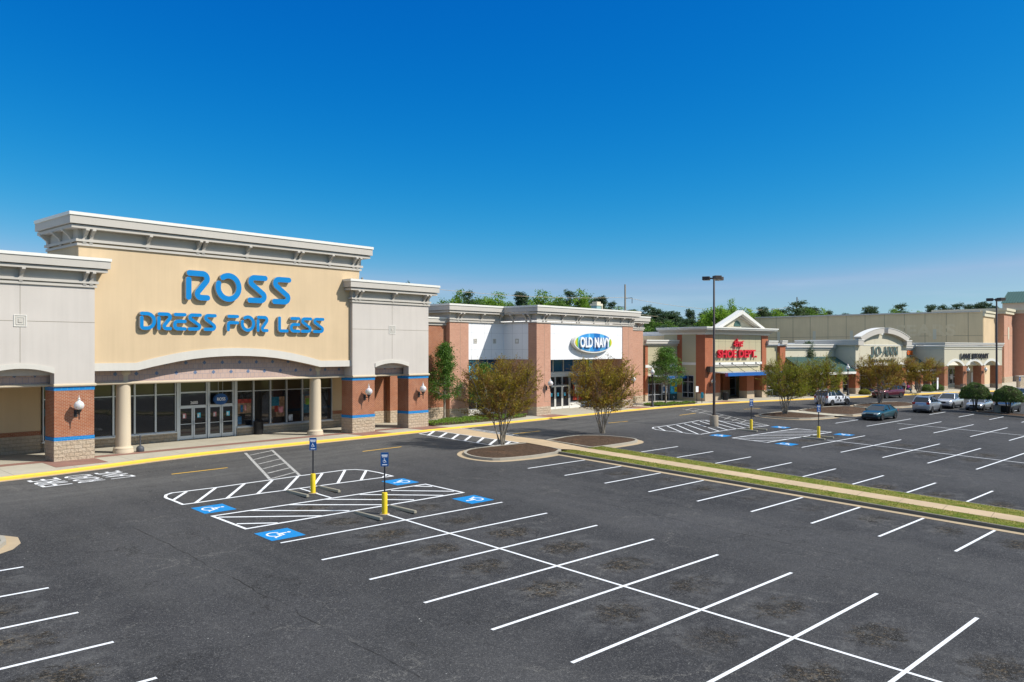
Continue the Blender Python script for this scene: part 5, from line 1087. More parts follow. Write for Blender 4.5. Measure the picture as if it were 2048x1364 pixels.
for z in (8.5, 5.6): mb.box(160.18, 31.9, z, 160.21, 73.7, z + .05, 'joint')
E_('wall_joints', mb)
M['scar'] = stucco('sign_scar', (.715, .57, .355), streak=.16)
me = text_mesh('SEARS', 1., 0., .03); x0_ = min(v.co.x for v in me.vertices); x1_ = max(v.co.x for v in me.vertices); y0_ = min(v.co.y for v in me.vertices); y1_ = max(v.co.y for v in me.vertices)
mb = MB(); mb.add([(160.176, 46.16 - (v.co.x - x0_) / (x1_ - x0_) * (46.16 - 36.14), 8.45 + (v.co.y - y0_) / (y1_ - y0_) * 2.2) for v in me.vertices], [tuple(p.vertices) for p in me.polygons], 'scar'); bpy.data.meshes.remove(me); E_('faded_lettering', mb)
for y in (39.6, 46.9, 54.2, 61.4, 68.7): mb = MB(); mb.box(160.16, y - .28, 7.9, 160.21, y + .28, 9.7, 'pale'); E_('wall_panel', mb)
for x0, x1, y_, tp in ((170.2, 177.7, 30.5, 13.3), (178.9, 200, 28.4, 13.6)):
    mb = MB(); mb.box(x0, y_, 1.0, x1, y_ + 12, tp - .4, 'pbrick'); tw = E_('tower', mb)
    mb = MB(); mb.box(x0 - .05, y_ - .05, -1.5, x1 + .05, y_ + 12, 1.0, 'stone'); mb.build('stone_base', tw, OD)
    mb = MB(); cornice(mb, [(x0, y_ + 12), (x0, y_), (x1, y_), (x1, y_ + 12)], tp + .3, [(0, .45, .5, 'pale'), (.45, 1.0, .3, 'pale')]); mb.build('cornice', tw, OD)
    mb = MB(); xm = (x0 + x1) / 2; mb.box(xm - .02, y_ - .01, 1.4, xm + .02, y_ + .02, 12.3, 'joint'); mb.box(x0, y_ - .01, 8.6, x1, y_ + .02, 8.66, 'joint'); mb.box(xm - .5, y_ - .06, 7.9, xm + .5, y_ - .012, 10.2, 'pale'); mb.build('joints', tw, OD)
mb = MB(); mb.prism([(192, 15.6), (206, 15.6), (199, 18.3)], 29, 35, 'green', 'y')
for i in range(13):
    y = 29 + i * .49; mb.prism([(192, 15.6), (192, 15.7), (199, 18.4), (199, 18.3)], y, y + .07, 'green', 'y')
E_('green_roof', mb); mb = MB(); mb.box(192.4, 29.2, 12, 205.6, 34.8, 15.6, 'pale'); E_('eave_band', mb)
sw = thing('low_wall', (160, 21.5, 0), -22, 'low pale stone wall at the far right beside the brick tower', 'wall'); mb = MB(); mb.box(-9.5, 0, -.6, 14, .4, 1.7, 'stone'); mb.build('stonework', sw); mb = MB(); mb.box(-9.6, -.08, 1.7, 14.1, .48, 1.85, 'trim'); mb.build('coping', sw)
# distant tower block behind the panelled store
tb = thing('entrance_tower', (98.2, 70.0, 0), 0, 'small distant green glazed roof tower with a cream top above the panelled store', 'tower')
mb = MB(); mb.box(-.55, -.5, -.5, .55, .55, 12.6, 'lgreen'); mb.build('glazed_shaft', tb); mb = MB(); mb.box(-.65, -.6, 12.5, .85, .7, 12.8, 'pale'); mb.box(-.35, -.4, 12.8, .6, .5, 13.1, 'pale'); mb.build('top_cornice', tb); mb = MB(); mb.box(.6, -.6, 0, .78, -.45, 12.5, 'pale'); mb.build('post', tb)
# ------------------------------------------------------------------ lot furniture
def bollard_sign(x, y, label, mb_h=.92):
    t = thing('parking_sign', (x, y, gz(x, y)), 0, label, 'parking sign', 'accessible parking signs in yellow bollards'); return t
bx, by = D['boll'][0]
ps = bollard_sign(bx, by, 'blue accessible parking sign in a yellow bollard, farther one of the near pair')
mb = MB(); mb.lathe([(.115, 0), (.115, .86), (.105, .89), (.06, .90)], 'yel', 20); mb.build('bollard', ps, smooth=True)
mb = MB(); mb.lathe([(.21, -.02), (.21, .012), (.12, .014)], 'gutter', 16); mb.build('footing', ps)
mb = MB(); mb.box(-.03, -.018, .88, .03, .018, 2.5, 'black'); mb.build('post', ps)
mb = MB(); mb.box(-.16, -.032, 1.98, .16, -.019, 2.55, 'sblue'); pl_ = mb.build('sign_plate', ps)
mb = MB()
for f in wheelchair(): mb.prism([(-.09 + p[0] * .18, 2.12 + p[1] * .2) for p in f], -.038, -.0325 + .0, 'wl')
mb.box(-.12, -.0365, 2.42, .12, -.0325, 2.46, 'wl'); mb.box(-.11, -.0365, 2.36, .11, -.0325, 2.39, 'wl'); mb.box(-.1, -.0365, 2.03, .1, -.0325, 2.06, 'wl'); mb.build('sign_symbol', pl_)
ps.rotation_euler = (0, 0, R(-38)); ps['label'] = ps['label']
for q, lab in ((1, 'blue accessible parking sign in a yellow bollard, nearest to the camera'), (2, 'blue accessible parking sign in a yellow bollard beside the tall light pole'), (3, 'blue accessible parking sign in a yellow bollard left of the teal sedan'), (4, 'blue accessible parking sign at the far right behind the clipped shrubs')):
    x, y = D['boll'][q]; c = copy_tree(ps, (x, y, gz(x, y)), -38, lab)
for a, b, lab in zip([q[0] for q in D['stops']], [q[1] for q in D['stops']], ['nearer left concrete wheel stop at the farther near bollard', 'right concrete wheel stop at the farther near bollard', 'left concrete wheel stop at the nearest bollard', 'right concrete wheel stop at the nearest bollard', 'left dark wheel stop at the bollard beside the light pole', 'right dark wheel stop at the bollard beside the light pole', 'left dark wheel stop at the bollard by the teal sedan', 'right dark wheel stop at the bollard by the teal sedan']):
    cx, cy = (a[0] + b[0]) / 2, (a[1] + b[1]) / 2; an = math.degrees(math.atan2(AY[1], AY[0])); L_ = 1.83
    mb = MB(); mb.prism([(-.075, 0), (.075, 0), (.06, .10), (.03, .125), (-.03, .125), (-.06, .10)], -L_ / 2, L_ / 2, 'wstop', 'x')
    o = mb.build('wheel_stop', bevel=.012); o.location = (cx, cy, gz(cx, cy) + .002); o.rotation_euler = (R(0), 0, R(an)); tag(o, lab, 'wheel stop', 'concrete wheel stops at the accessible stalls')
def light_pole(x, y, lab, h=12.75):
    t = thing('light_pole', (x, y, gz(x, y)), 0, lab, 'light pole', 'tall parking lot light poles')
    mb = MB(); mb.lathe([(.36, -.2), (.36, .86), (.33, .90), (.20, .91)], 'concpole', 24); mb.build('concrete_base', t, smooth=True)
    mb = MB(); mb.lathe([(.17, .9), (.17, 1.0), (.12, 1.02), (.115, 1.1), (.075, h - .3), (.06, h - .28)], 'bronze', 14); mb.build('pole', t, smooth=True)
    for q, a in enumerate((20, 140, 260)):
        mb = MB(); mb.box(-.06, .08, h - .34, .06, .34, h - .22, 'bronze'); mb.box(-.29, .34, h - .42, .29, .95, h - .12, 'bronze'); o = mb.build('light_head', t, bevel=.02); o.rotation_euler = (0, 0, R(a))
        m2 = MB(); m2.box(-.24, .40, h - .435, .24, .90, h - .421, 'cap'); m2.build('lens', o)
    return t
light_pole(*D['pole'][0], 'tall bronze light pole with three box heads on a concrete base in the hatched island')
light_pole(98.8, 18.4, 'tall bronze light pole rising between the two round clipped shrubs', 12.4)
def street_lamp(x, y, lab, h=3.4):
    t = thing('street_lamp', (x, y, sz(x, y)), 0, lab, 'street lamp', 'black globe lamps on the sidewalk')
    mb = MB(); mb.lathe([(.20, 0), (.20, .12), (.14, .2), (.11, .7), (.06, .8), (.05, h - .3), (.08, h - .25), (.13, h - .05), (.10, h)], 'black', 14); mb.build('post', t, smooth=True)
    mb = MB(); mb.lathe([(.11, h), (.19, h + .09), (.26, h + .20), (.25, h + .32), (.17, h + .45), (.08, h + .53), (.09, h + .6), (.03, h + .68), (.01, h + .8)], 'globe', 18); mb.build('globe', t, smooth=True); return t
street_lamp(73.9, 44.55 + .9, 'black sidewalk lamp post with white globe beside the small green tree'); street_lamp(108.9, 37.3, 'black sidewalk lamp post with white globe behind the white SUV')
tr = thing('trash_can', (31.16, 51.35, 0), 0, 'black slatted trash can in front of the near store windows', 'trash can')
mb = MB(); mb.lathe([(.28, .03), (.29, .06), (.30, .85), (.32, .88), (.30, .93), (.22, .95)], 'black', 24); mb.build('liner', tr, smooth=True); mb = MB()
for i in range(24): a = i * math.pi / 12; mb.tube([(.30 * math.cos(a), .30 * math.sin(a), .02), (.31 * math.cos(a), .31 * math.sin(a), .82), (.35 * math.cos(a), .35 * math.sin(a), .95)], .014, 'black', 5)
mb.build('slats', tr)
tr2 = copy_tree(tr, (89.1, 44.75, 0), 0, 'black trash can beside the brick piers under the gable'); 
ur = thing('ash_urn', (21.25, 47.8, 0), 0, 'dark grey cigarette urn with a tall neck beside the left round column', 'ash urn')
k = plain('grey_plastic', (.06, .065, .075), .6); M['gplast'] = k
mb = MB(); mb.lathe([(.21, 0), (.22, .02), (.22, .22), (.16, .31), (.06, .36), (.045, .42), (.04, .82), (.05, .84), (.06, .92), (.045, .96), (.0, .965)], 'gplast', 24); mb.build('urn', ur, smooth=True)
def bench(x, y, rz, lab):
    t = thing('bench', (x, y, sz(x, y)), rz, lab, 'bench', 'dark metal benches outside the shops')
    mb = MB()
    for i in range(5): mb.box(-.75, -.22 + i * .1, .42, .75, -.14 + i * .1, .45, 'black')
    mb.build('seat', t); mb = MB()
    for i in range(4): mb.box(-.75, .26 + i * .015, .52 + i * .1, .75, .285 + i * .015, .59 + i * .1, 'black')
    mb.build('backrest', t)
    for x_ in (-.68, .68): mb = MB(); mb.tube([(x_, -.22, 0), (x_, -.2, .43), (x_, .27, .43), (x_, .32, .9)], .03, 'black', 6); mb.tube([(x_, .27, 0), (x_, .27, .43)], .03, 'black', 6); mb.build('leg', t)
    return t
bench(116.1, 37.0, -14, 'dark bench with the person in pink beside the arched pediment store pier'); bench(123.6, 34.1, -14, 'dark bench with the person in magenta right of the maroon SUV'); bench(138.4, 30.0, -17, 'dark bench outside the first arch of the arcade store')
bn = thing('banner_flag', (129.4, 31.7, 0), -15, 'tall narrow white banner flag among the shrubs before the arcade store', 'banner')
mb = MB(); mb.tube([(0, 0, 0), (0, 0, 2.0)], .02, 'black', 6); mb.build('post', bn); mb = MB(); mb.box(.02, -.008, .25, .42, .008, 1.95, 'wl'); mb.build('banner', bn)
for x, y, lab, hh in ((81.9, 44.6, 'small white notice board on a post on the sidewalk left of the gabled store', 1.9), (82.7, 44.4, 'small blue notice board on a post on the sidewalk left of the gabled store', 1.2)):
    t = thing('notice_sign', (x, y, 0), -12, lab, 'notice sign'); mb = MB(); mb.box(-.03, -.03, 0, .03, .03, hh, 'black'); mb.build('post', t); mb = MB(); mb.box(-.22, -.05, hh - .65, .22, -.03, hh, 'wl' if 'white' in lab else 'pteal'); mb.build('board', t)
for x, y, h, lab in ((74.1, 94.4, 16.7, 'wooden utility pole whose tip shows above the right wing of the near store'), (126.3, 83.5, 18.3, 'wooden utility pole with side brackets behind the panelled store'), (227.9, 92.3, 21.3, 'far thin utility pole above the tan hall')):
    t = thing('utility_pole', (x, y, -.2), -45, lab, 'utility pole', 'utility poles behind the shops'); mb = MB(); mb.tube([(0, 0, 0), (0, 0, h)], [.22, .14], 'concpole' if h < 20 else 'twig', 8); mb.build('post', t)
    for q, (z, s_) in enumerate(((h - 2.6, 1), (h - 4.2, -1), (h - 5.6, 1))): mb = MB(); mb.tube([(0, 0, z), (s_ * 1.3, 0, z + .15)], .05, 'black', 5); mb.tube([(s_ * 1.3, 0, z + .15), (s_ * 1.3, 0, z - .9)], .06, 'black', 5); mb.build('bracket', t)
wires = [((74.1, 94.4, 16.2), (126.3, 83.5, 15.7)), ((126.3, 83.5, 15.7), (227.9, 92.3, 18.6)), ((74.1, 94.4, 13.0), (126.3, 83.5, 13.0)), ((74.1, 94.4, 11.7), (126.3, 83.5, 12.0)), ((74, 94, 10.8), (126.3, 83.5, 11.2)), ((126.3, 83.5, 13.0), (227.9, 92.3, 16.0)), ((126.3, 83.5, 12), (227.9, 92.3, 14.8)), ((40, 101, 17.0), (74.1, 94.4, 16.2))]
for a, b in wires:
    pts = []
    for i in range(25):
        t = i / 24; p = [a[j] + (b[j] - a[j]) * t for j in range(3)]; L_ = math.dist(a, b); p[2] -= L_ * .018 * 4 * t * (1 - t); pts.append(p)
    mb = MB(); mb.tube(pts, .028, 'smooth', 4); o = mb.build('power_line'); tag(o, 'thin sagging power line strung between the utility poles', 'power line', 'power lines behind the shops')
# ------------------------------------------------------------------ vegetation
def leafquads(rnd, centers, n, spread, size, V, F, flat=.6, tri=False):
    for c in centers:
        for _ in range(n):
            g_ = [rnd.gauss(0, spread * s_) for s_ in (1, 1, flat)]; p = Vector((c[0] + g_[0], c[1] + g_[1], c[2] + g_[2]))
            u = Vector((rnd.gauss(0, 1), rnd.gauss(0, 1), rnd.gauss(0, .7))).normalized(); w_ = u.cross(Vector((rnd.gauss(0, 1), rnd.gauss(0, 1), rnd.gauss(0, 1)))).normalized(); s_ = size * rnd.uniform(.6, 1.35)
            b = len(V)
            if tri: V += [p - u * s_, p + w_ * s_ * .6, p + u * s_]; F.append((b, b + 1, b + 2))
            else: V += [p - u * s_, p + w_ * s_ * .45, p + u * s_, p - w_ * s_ * .45]; F.append((b, b + 1, b + 2, b + 3))
def mkobj(name, V, F, mat, parent=None, smooth=False):
    mb = MB(); mb.add(V, F, mat); return mb.build(name, parent, smooth=smooth)
def crape(loc, seed, lab, H=6.4, Wd=2.75, mat='lcrape', dens=16, rz=0, z0=None):
    rnd = random.Random(seed); t = thing('crape_myrtle', (loc[0], loc[1], loc[2]), rz, lab, 'tree', 'crape myrtles on the islands')
    tk = MB(); tips = []
    ns = 11
    for i in range(ns):
        a = i * 2 * math.pi / ns + rnd.uniform(-.3, .3); r0 = rnd.uniform(.05, .2); rr = (.25 + .75 * (i % 3) / 2) * Wd * rnd.uniform(.62, .78); lean = rnd.uniform(.75, 1.1)
        pts = []; hh = H * rnd.uniform(.55, .72)
        for q in range(8):
            s_ = q / 7; rad = r0 + (rr - r0) * (s_ ** 1.25) + .05 * math.sin(q * 2.1 + i); a2 = a + .18 * math.sin(q * 1.3 + i)
            pts.append(Vector((rad * math.cos(a2), rad * math.sin(a2), hh * s_)))
        tk.tube(pts, [.046 - .034 * q / 7 for q in range(8)], 'bark', 6)
        for q in range(3, 8):
            for _ in range(4 if q > 3 else 3):
                d = Vector((math.cos(a + rnd.uniform(-1.3, 1.3)), math.sin(a + rnd.uniform(-1.3, 1.3)), rnd.uniform(.1, .8) if q < 5 else rnd.uniform(.6, 1.8))).normalized(); ln = rnd.uniform(.9, 1.7) * (1.25 if q < 5 else 1)
                tips.append((pts[q], d, ln))
    tb_ = MB(); V = []; F = []
    for p, d, ln in tips:
        e = p + d * ln; tb_.tube([p, p + d * ln * .5 + Vector((0, 0, -.03)), e], [.016, .012, .007], 'twig', 4, False)
        for _ in range(7):
            d2 = (d + Vector((rnd.gauss(0, .55), rnd.gauss(0, .55), rnd.gauss(.25, .4)))).normalized(); s_ = rnd.uniform(.25, 1); q0 = p + d * ln * s_; l2 = rnd.uniform(.45, 1.05); q1 = q0 + d2 * l2
            # keep the crown inside its outline
            hr = math.hypot(q1.x, q1.y); zz = q1.z / H; lim = Wd * (1.0 - max(0, (zz - .5) / .52) ** 2.0 * .72) * min(1, .62 + max(0, zz - .26) * 2.4)
            if hr > lim * 1.06 or q1.z > H * 1.02 or q1.z < H * .26: continue
            tb_.tube([q0, q1], [.007, .004], 'twig', 3, False)
            for _ in range(dens):
                s2 = rnd.uniform(.1, 1.05); c = q0 + d2 * l2 * s2 + Vector((rnd.gauss(0, .06), rnd.gauss(0, .06), rnd.gauss(0, .06)))
                u = Vector((rnd.gauss(0, 1), rnd.gauss(0, 1), rnd.gauss(.3, .8))).normalized(); w_ = u.cross(Vector((rnd.gauss(0, 1), rnd.gauss(0, 1), rnd.gauss(0, 1)))).normalized(); s_ = rnd.uniform(.028, .062)
                b = len(V); V += [c - u * s_, c + w_ * s_ * .6, c + u * s_, c - w_ * s_ * .6]; F.append((b, b + 1, b + 2, b + 3))
    tk.build('trunk', t, smooth=True); tb_.build('branches', t); mkobj('crown', V, F, mat, t); return t
def isl_z(x, y): return gz(x, y) + .17
c1 = crape((39.62, 35.86, isl_z(39.62, 35.86)), 3, 'nearest multi stemmed crape myrtle with bronze green leaves, on the mulch island', 6.45, 3.2)
c2 = crape((49.85, 34.98, isl_z(49.85, 34.98)), 8, 'bronze green crape myrtle in front of the oval sign, on the second mulch island', 6.3, 3.3)
c3 = crape((76.25, 32.06, isl_z(76.25, 32.06)), 13, 'greener crape myrtle right of the light pole, on the middle island', 5.85, 2.95, 'lcrape_g')
copy_tree(c3, (86.6, 32.5, isl_z(86.6, 32.5)), 130, 'greener crape myrtle just left of the white SUV')
copy_tree(c1, (99.07, 30.3, isl_z(99.07, 30.3)), 75, 'bronze crape myrtle behind the teal sedan', (1.08, 1.08, .96))
copy_tree(c2, (122.4, 32.35, .0), 200, 'bronze crape myrtle on the sidewalk left of the arcade store', (1.15, 1.15, .88))
def cone_tree(loc, seed, lab, H, Wd, mat, name='small_tree', group=None, n=70, per=70, size=.075, base=.28, taper=1.0, spread=.24):
    rnd = random.Random(seed); t = thing(name, loc, 0, lab, 'tree', group)
    tk = MB(); tk.tube([(0, 0, -.1), (.03, .02, H * .3), (0, 0, H * .7), (.02, 0, H * .95)], [.11, .08, .05, .015], 'bark', 8); cs = []
    for _ in range(n):
        s_ = rnd.random() ** .8; z = H * (base + (1 - base) * s_); r = Wd * (1 - s_ ** 1.4 * taper * .92) * math.sqrt(rnd.random()) * min(1, .55 + s_ * 3); a = rnd.random() * 6.28
        c = Vector((r * math.cos(a), r * math.sin(a), z)); cs.append(c); tk.tube([(0, 0, z - r * .35), c], [.022, .008], 'bark', 4, False)
    V = []; F = []; leafquads(rnd, cs, per, spread, size, V, F); tk.build('trunk', t); mkobj('crown', V, F, mat, t); return t
cone_tree((48.0, 50.0, 0), 21, 'dark green conical holly tree between the near store and the pink brick pier', 6.4, 1.75, 'lgreen_t', n=150)
cone_tree((51.9, 49.0, 0), 22, 'small green brown tree behind the nearest crape myrtle', 4.6, 1.7, 'lgreen_t', n=90)
cone_tree((77.4, 45.9, 0), 23, 'leafy green tree behind the black sidewalk lamp post', 6.1, 2.3, 'lgreen_t', n=150, base=.36, taper=.8)
cone_tree((107.5, 42.0, 0), 24, 'narrow dark conifer top behind the two green crape myrtles', 6.9, 1.5, 'lpine', n=110, base=.2)
def hedge(poly, h, lab, seed, n=5200, size=.05, mat='lhedge', name='hedge'):
    rnd = random.Random(seed); xs = [p[0] for p in poly]; ys = [p[1] for p in poly]; cx, cy = sum(xs) / len(xs), sum(ys) / len(ys)
    t = thing(name, (cx, cy, 0), 0, lab, 'hedge'); V = []; F = []
    def inside(x, y):
        c = False; j = len(poly) - 1
        for i in range(len(poly)):
            if (poly[i][1] > y) != (poly[j][1] > y) and x < (poly[j][0] - poly[i][0]) * (y - poly[i][1]) / (poly[j][1] - poly[i][1]) + poly[i][0]: c = not c
            j = i
        return c
    m = 0
    while m < n:
        x, y = rnd.uniform(min(xs), max(xs)), rnd.uniform(min(ys), max(ys))
        if not inside(x, y): continue
        m += 1; z = h * (rnd.random() ** .5) * (.8 + .2 * math.sin(x * 2.3) * math.cos(y * 3.1)); leafquads(rnd, [(x - cx, y - cy, z)], 1, .015, size, V, F)
    mb = MB(); ip = polyline_offset(poly if sum(poly[i][0] * poly[(i + 1) % len(poly)][1] - poly[(i + 1) % len(poly)][0] * poly[i][1] for i in range(len(poly))) > 0 else poly[::-1], .1, True)
    mb.prism([(p[0] - cx, p[1] - cy) for p in ip], -.05, h * .6, 'barkd', 'z'); mb.build('stems', t); mkobj('foliage', V, F, mat, t)
hedge([(43.5, 46.5), (47, 46.2), (51.5, 46.1), (55.3, 46.9), (55.3, 48.3), (52.5, 49.2), (47.5, 49.2), (43.6, 48.2)], .34, 'long low bright green hedge bed between the near store and the panelled store', 31, 15000, .055)
hedge([(74.2, 46.8), (74.6, 44.9), (77, 44.6), (81, 44.2), (82.0, 45.0), (79, 46.6), (76, 47.3)], .3, 'low green hedge bed under the tree beside the sidewalk lamp post', 32, 8000, .055)
hedge([(103.4, 40.2), (104.4, 38.6), (108.8, 38.2), (109.3, 39.2), (107, 40.3)], .5, 'low green hedge bed behind the green crape myrtles', 33, 5000, .06)
def shrub(x, y, z, r, h, lab, mat='ltopi', n=9000, size=.05, name='round_shrub', stem=0, group=None, cut=-.35, smin=.93):
    rnd = random.Random(int(x * 7)); t = thing(name, (x, y, z), 0, lab, 'shrub', group); V = []; F = []
    for _ in range(n):
        while True:
            d = Vector((rnd.gauss(0, 1), rnd.gauss(0, 1), rnd.gauss(0, 1))).normalized()
            if d.z > cut: break
        bum = 1 + .05 * math.sin(d.x * 9 + 1) * math.sin(d.y * 8) + .03 * math.sin(d.z * 14)
        s_ = rnd.uniform(smin, 1.02) * bum; c = (d.x * r * s_, d.y * r * s_, stem + (d.z - cut) / (1 - cut) * h * s_); leafquads(rnd, [c], 1, .012, size, V, F)
    mb = MB(); pr = [(.05, stem + .06)] + [(r * .90 * math.sqrt(max(0, 1 - (cut + (1 - cut) * q / 8) ** 2)), stem + .06 + (h - .16) * q / 8) for q in range(0, 9)]
    mb.lathe(pr, 'barkd', 20); mb.build('inner_branches', t)
    if stem:
        tk = MB()
        for a in (0, 1.3, 2.6, 4.0, 5.2): tk.tube([(.08 * math.cos(a), .08 * math.sin(a), -.1), (.3 * math.cos(a), .3 * math.sin(a), stem + .25)], [.05, .035], 'barkd', 6)
        tk.build('trunk', t)
    mkobj('foliage', V, F, mat, t)
shrub(98.6, 20.4, gz(98.6, 20.4) + .1, 1.5, 1.70, 'large round clipped shrub on short stems, in front of the silver sedan', n=13000, stem=1.32, group='round clipped shrubs by the parked cars', cut=-.12)
shrub(98.6, 17.3, gz(98.6, 17.3) + .1, 1.45, 1.62, 'round clipped shrub on short stems, at the right edge in front of the dark hatchback', n=13000, stem=1.25, group='round clipped shrubs by the parked cars', cut=-.12)
shrub(112.6, 36.4, 0, .75, .75, 'small brown green shrub behind the white SUV', 'lcrape_g', 2500, name='small_shrub')
shrub(128.0, 32.6, 0, .9, .9, 'olive shrub beside the white banner flag', 'lmid', 3000, name='small_shrub'); shrub(130.6, 32.0, 0, .95, 1.0, 'olive shrub right of the white banner flag', 'lmid', 3000, name='small_shrub')
# trees beyond the shops
def far_proto(kind, seed):
    rnd = random.Random(seed); t = thing('background_tree', (0, 0, 0), 0, 'x', 'tree'); V = []; F = []; tk = MB()
    H = 18.; tk.tube([(0, 0, 0), (.1, .1, H * .5), (0, 0, H * .86)], [.3, .2, .04], 'barkd', 6); cs = []
    if kind == 'p':
        for _ in range(95):
            s_ = rnd.random() ** .8; z = H * (.36 + .62 * s_); r = 2.7 * (1 - s_ ** 2 * .55) * rnd.random() ** .6; a = rnd.random() * 6.28; c = Vector((r * math.cos(a), r * math.sin(a), z)); cs.append(c); tk.tube([(0, 0, z - .5), c], [.08, .03], 'barkd', 4, False)
        leafquads(rnd, cs, 72, .38, .18, V, F, .5)
    else:
        lobes = [Vector((0, 0, H * .84))] + [Vector((rnd.uniform(-1.7, 1.7), rnd.uniform(-1.7, 1.7), H * rnd.uniform(.5, .86))) for _ in range(11)]
        for _ in range(120):
            l_ = rnd.choice(lobes); d = Vector((rnd.gauss(0, 1), rnd.gauss(0, 1), rnd.gauss(0, 1))).normalized() * rnd.uniform(.6, 1.9); c = l_ + d
            if c.z > H * .97: c.z = H * rnd.uniform(.9, .97)
            cs.append(c); tk.tube([(0, 0, min(c.z - 1, H * .8)), c], [.06, .02], 'barkd', 4, False)
        leafquads(rnd, cs, 80, .50, .21, V, F, .7)
    for _ in range(700 if kind != 'p' else 500):   # lower dark body so that the wood reads deep
        a = rnd.random() * 6.28; r = rnd.random() ** .5 * 2.6; leafquads(rnd, [(r * math.cos(a), r * math.sin(a), H * rnd.uniform(.15, .6))], 3, .3, .2, V, F)
    tk.build('trunk', t); mkobj('crown', V, F, {'p': 'lpine', 'b': 'lbright', 'm': 'lmid'}[kind], t); return t
TREES = [(103.0,110.0,15.3,3.7,"m"),(110.9,116.2,16.8,4.3,"m"),(115.7,118.3,17.9,4.7,"b"),(120.3,120.6,19.6,4.6,"b"),(118.0,115.7,18.5,3.5,"p"),(115.6,110.8,17.2,4.3,"m"),(127.8,119.6,19.1,4.1,"b"),(133.2,121.1,19.8,5.8,"b"),(130.9,116.2,17.3,3.7,"m"),(136.3,117.6,19.2,3.8,"p"),(141.6,119.1,18.4,4.1,"b"),(147.2,120.3,21.0,6.6,"b"),(144.9,115.3,18.7,4.1,"b"),(146.1,114.0,19.1,4.6,"m"),(151.4,115.6,20.4,4.0,"p"),(153.0,113.7,21.1,5.6,"b"),(158.7,114.8,18.9,4.1,"m"),(160.2,113.1,19.3,4.3,"p"),(166.1,114.0,18.4,3.2,"p"),(163.4,109.5,17.3,4.8,"b"),(169.4,110.3,17.2,4.2,"b"),(174.8,111.7,16.0,3.3,"m"),(137.4,86.1,15.2,3.0,"p"),(143.1,87.2,14.9,3.7,"p"),(140.0,83.2,13.8,3.0,"p"),(145.4,84.6,14.2,4.1,"p"),(142.2,80.7,12.4,3.0,"m"),(152.2,84.4,14.9,2.3,"p"),(148.9,80.6,12.6,3.5,"m"),(154.6,81.7,15.3,3.1,"m"),(151.3,77.9,16.3,5.5,"b"),(157.9,78.0,17.6,2.7,"b"),(163.4,79.3,15.2,3.7,"b"),(188.5,88.6,17.1,5.4,"b"),(189.9,87.1,15.7,3.7,"m"),(200.6,90.1,17.5,3.4,"p"),(207.0,90.3,18.2,5.8,"b"),(208.8,88.3,16.4,4.0,"m"),(220.9,89.7,20.1,6.4,"p"),(237.5,93.5,19.1,3.8,"p"),(239.0,91.8,19.1,4.4,"p"),(240.8,89.8,19.3,4.1,"b"),(242.2,88.2,18.2,3.3,"p"),(265.6,91.9,18.1,2.9,"p"),(267.1,90.2,17.7,2.2,"p"),(260.3,82.8,19.8,5.5,"p"),(261.7,81.2,18.4,2.8,"p"),(260.1,75.5,19.4,4.5,"b"),(266.3,76.0,20.8,5.2,"p"),(268.1,73.9,18.9,3.4,"m"),(281.5,73.9,20.2,3.5,"b"),(283.9,71.1,20.9,3.8,"p"),(286.4,68.3,21.0,4.2,"p"),(293.4,67.9,19.5,2.9,"p"),(289.2,65.1,21.5,5.1,"p"),(291.8,62.2,21.0,3.8,"p"),(298.8,61.8,20.5,3.3,"p"),(294.4,59.2,21.8,4.8,"p"),(301.7,58.5,21.8,2.9,"p"),(303.1,56.9,20.8,3.3,"p"),(99.6,113.8,19.0,1.5,"p"),(120.5,75.0,10.4,3.5,"m"),(122.2,73.1,10.6,3.5,"p"),(125.5,72.4,10.3,3.5,"m"),(127.0,70.7,10.5,3.5,"m"),(131.2,70.4,10.7,3.2,"m"),(129.7,79.7,12.4,3.3,"m"),(131.8,77.3,12.0,3.3,"m"),(135.6,76.1,12.3,3.4,"p"),(96.3,102.4,12.8,3.1,"m"),(98.6,102.8,12.4,2.6,"m"),(107.0,105.5,15.2,3.7,"m"),(117.8,108.3,15.6,3.9,"m"),(125.5,107.2,15.7,4.1,"m"),(133.5,105.7,16.0,4.2,"m"),(142.0,103.5,16.0,4.3,"m"),(150.1,101.9,15.4,4.0,"m"),(152.9,98.7,14.5,3.3,"m")]
protos = {}; cnt = {}
names = {'p': 'dark blue green pine', 'b': 'bright spring green broadleaf tree', 'm': 'mid green broadleaf tree'}
def where(x, y):
    u = (x * .6614 - y * .75) / (x * .75 + y * .6614)     # bearing from the camera
    for lim, s_ in ((-.02, 'rising above the left end of the panelled store roof'), (.065, 'rising above the roof behind the two nearest trees'), (.135, 'rising above the roof over the oval sign'), (.17, 'beside the utility pole behind the panelled store'), (.235, 'above the low beige shop'), (.30, 'behind the gable, left of the tan hall'), (.37, 'above the left end of the tan hall'), (.43, 'above the middle of the tan hall'), (.50, 'above the arched pediment store'), (9, 'above the right end of the tan hall')):
        if u < lim: return s_
rnd = random.Random(77)
extra = []
for x, y, h, wd, k_ in TREES[:58]:      # a looser second row behind the first
    f_ = 1 + rnd.uniform(.05, .12); extra.append((x * f_ + rnd.uniform(1.2, 2.6), y * f_ + rnd.uniform(-2.6, -1.2), 5.95 + (h - 5.95) * f_ * rnd.uniform(.80, .95), wd * 1.25, rnd.choice('mmbp' if x < 180 else 'pm')))
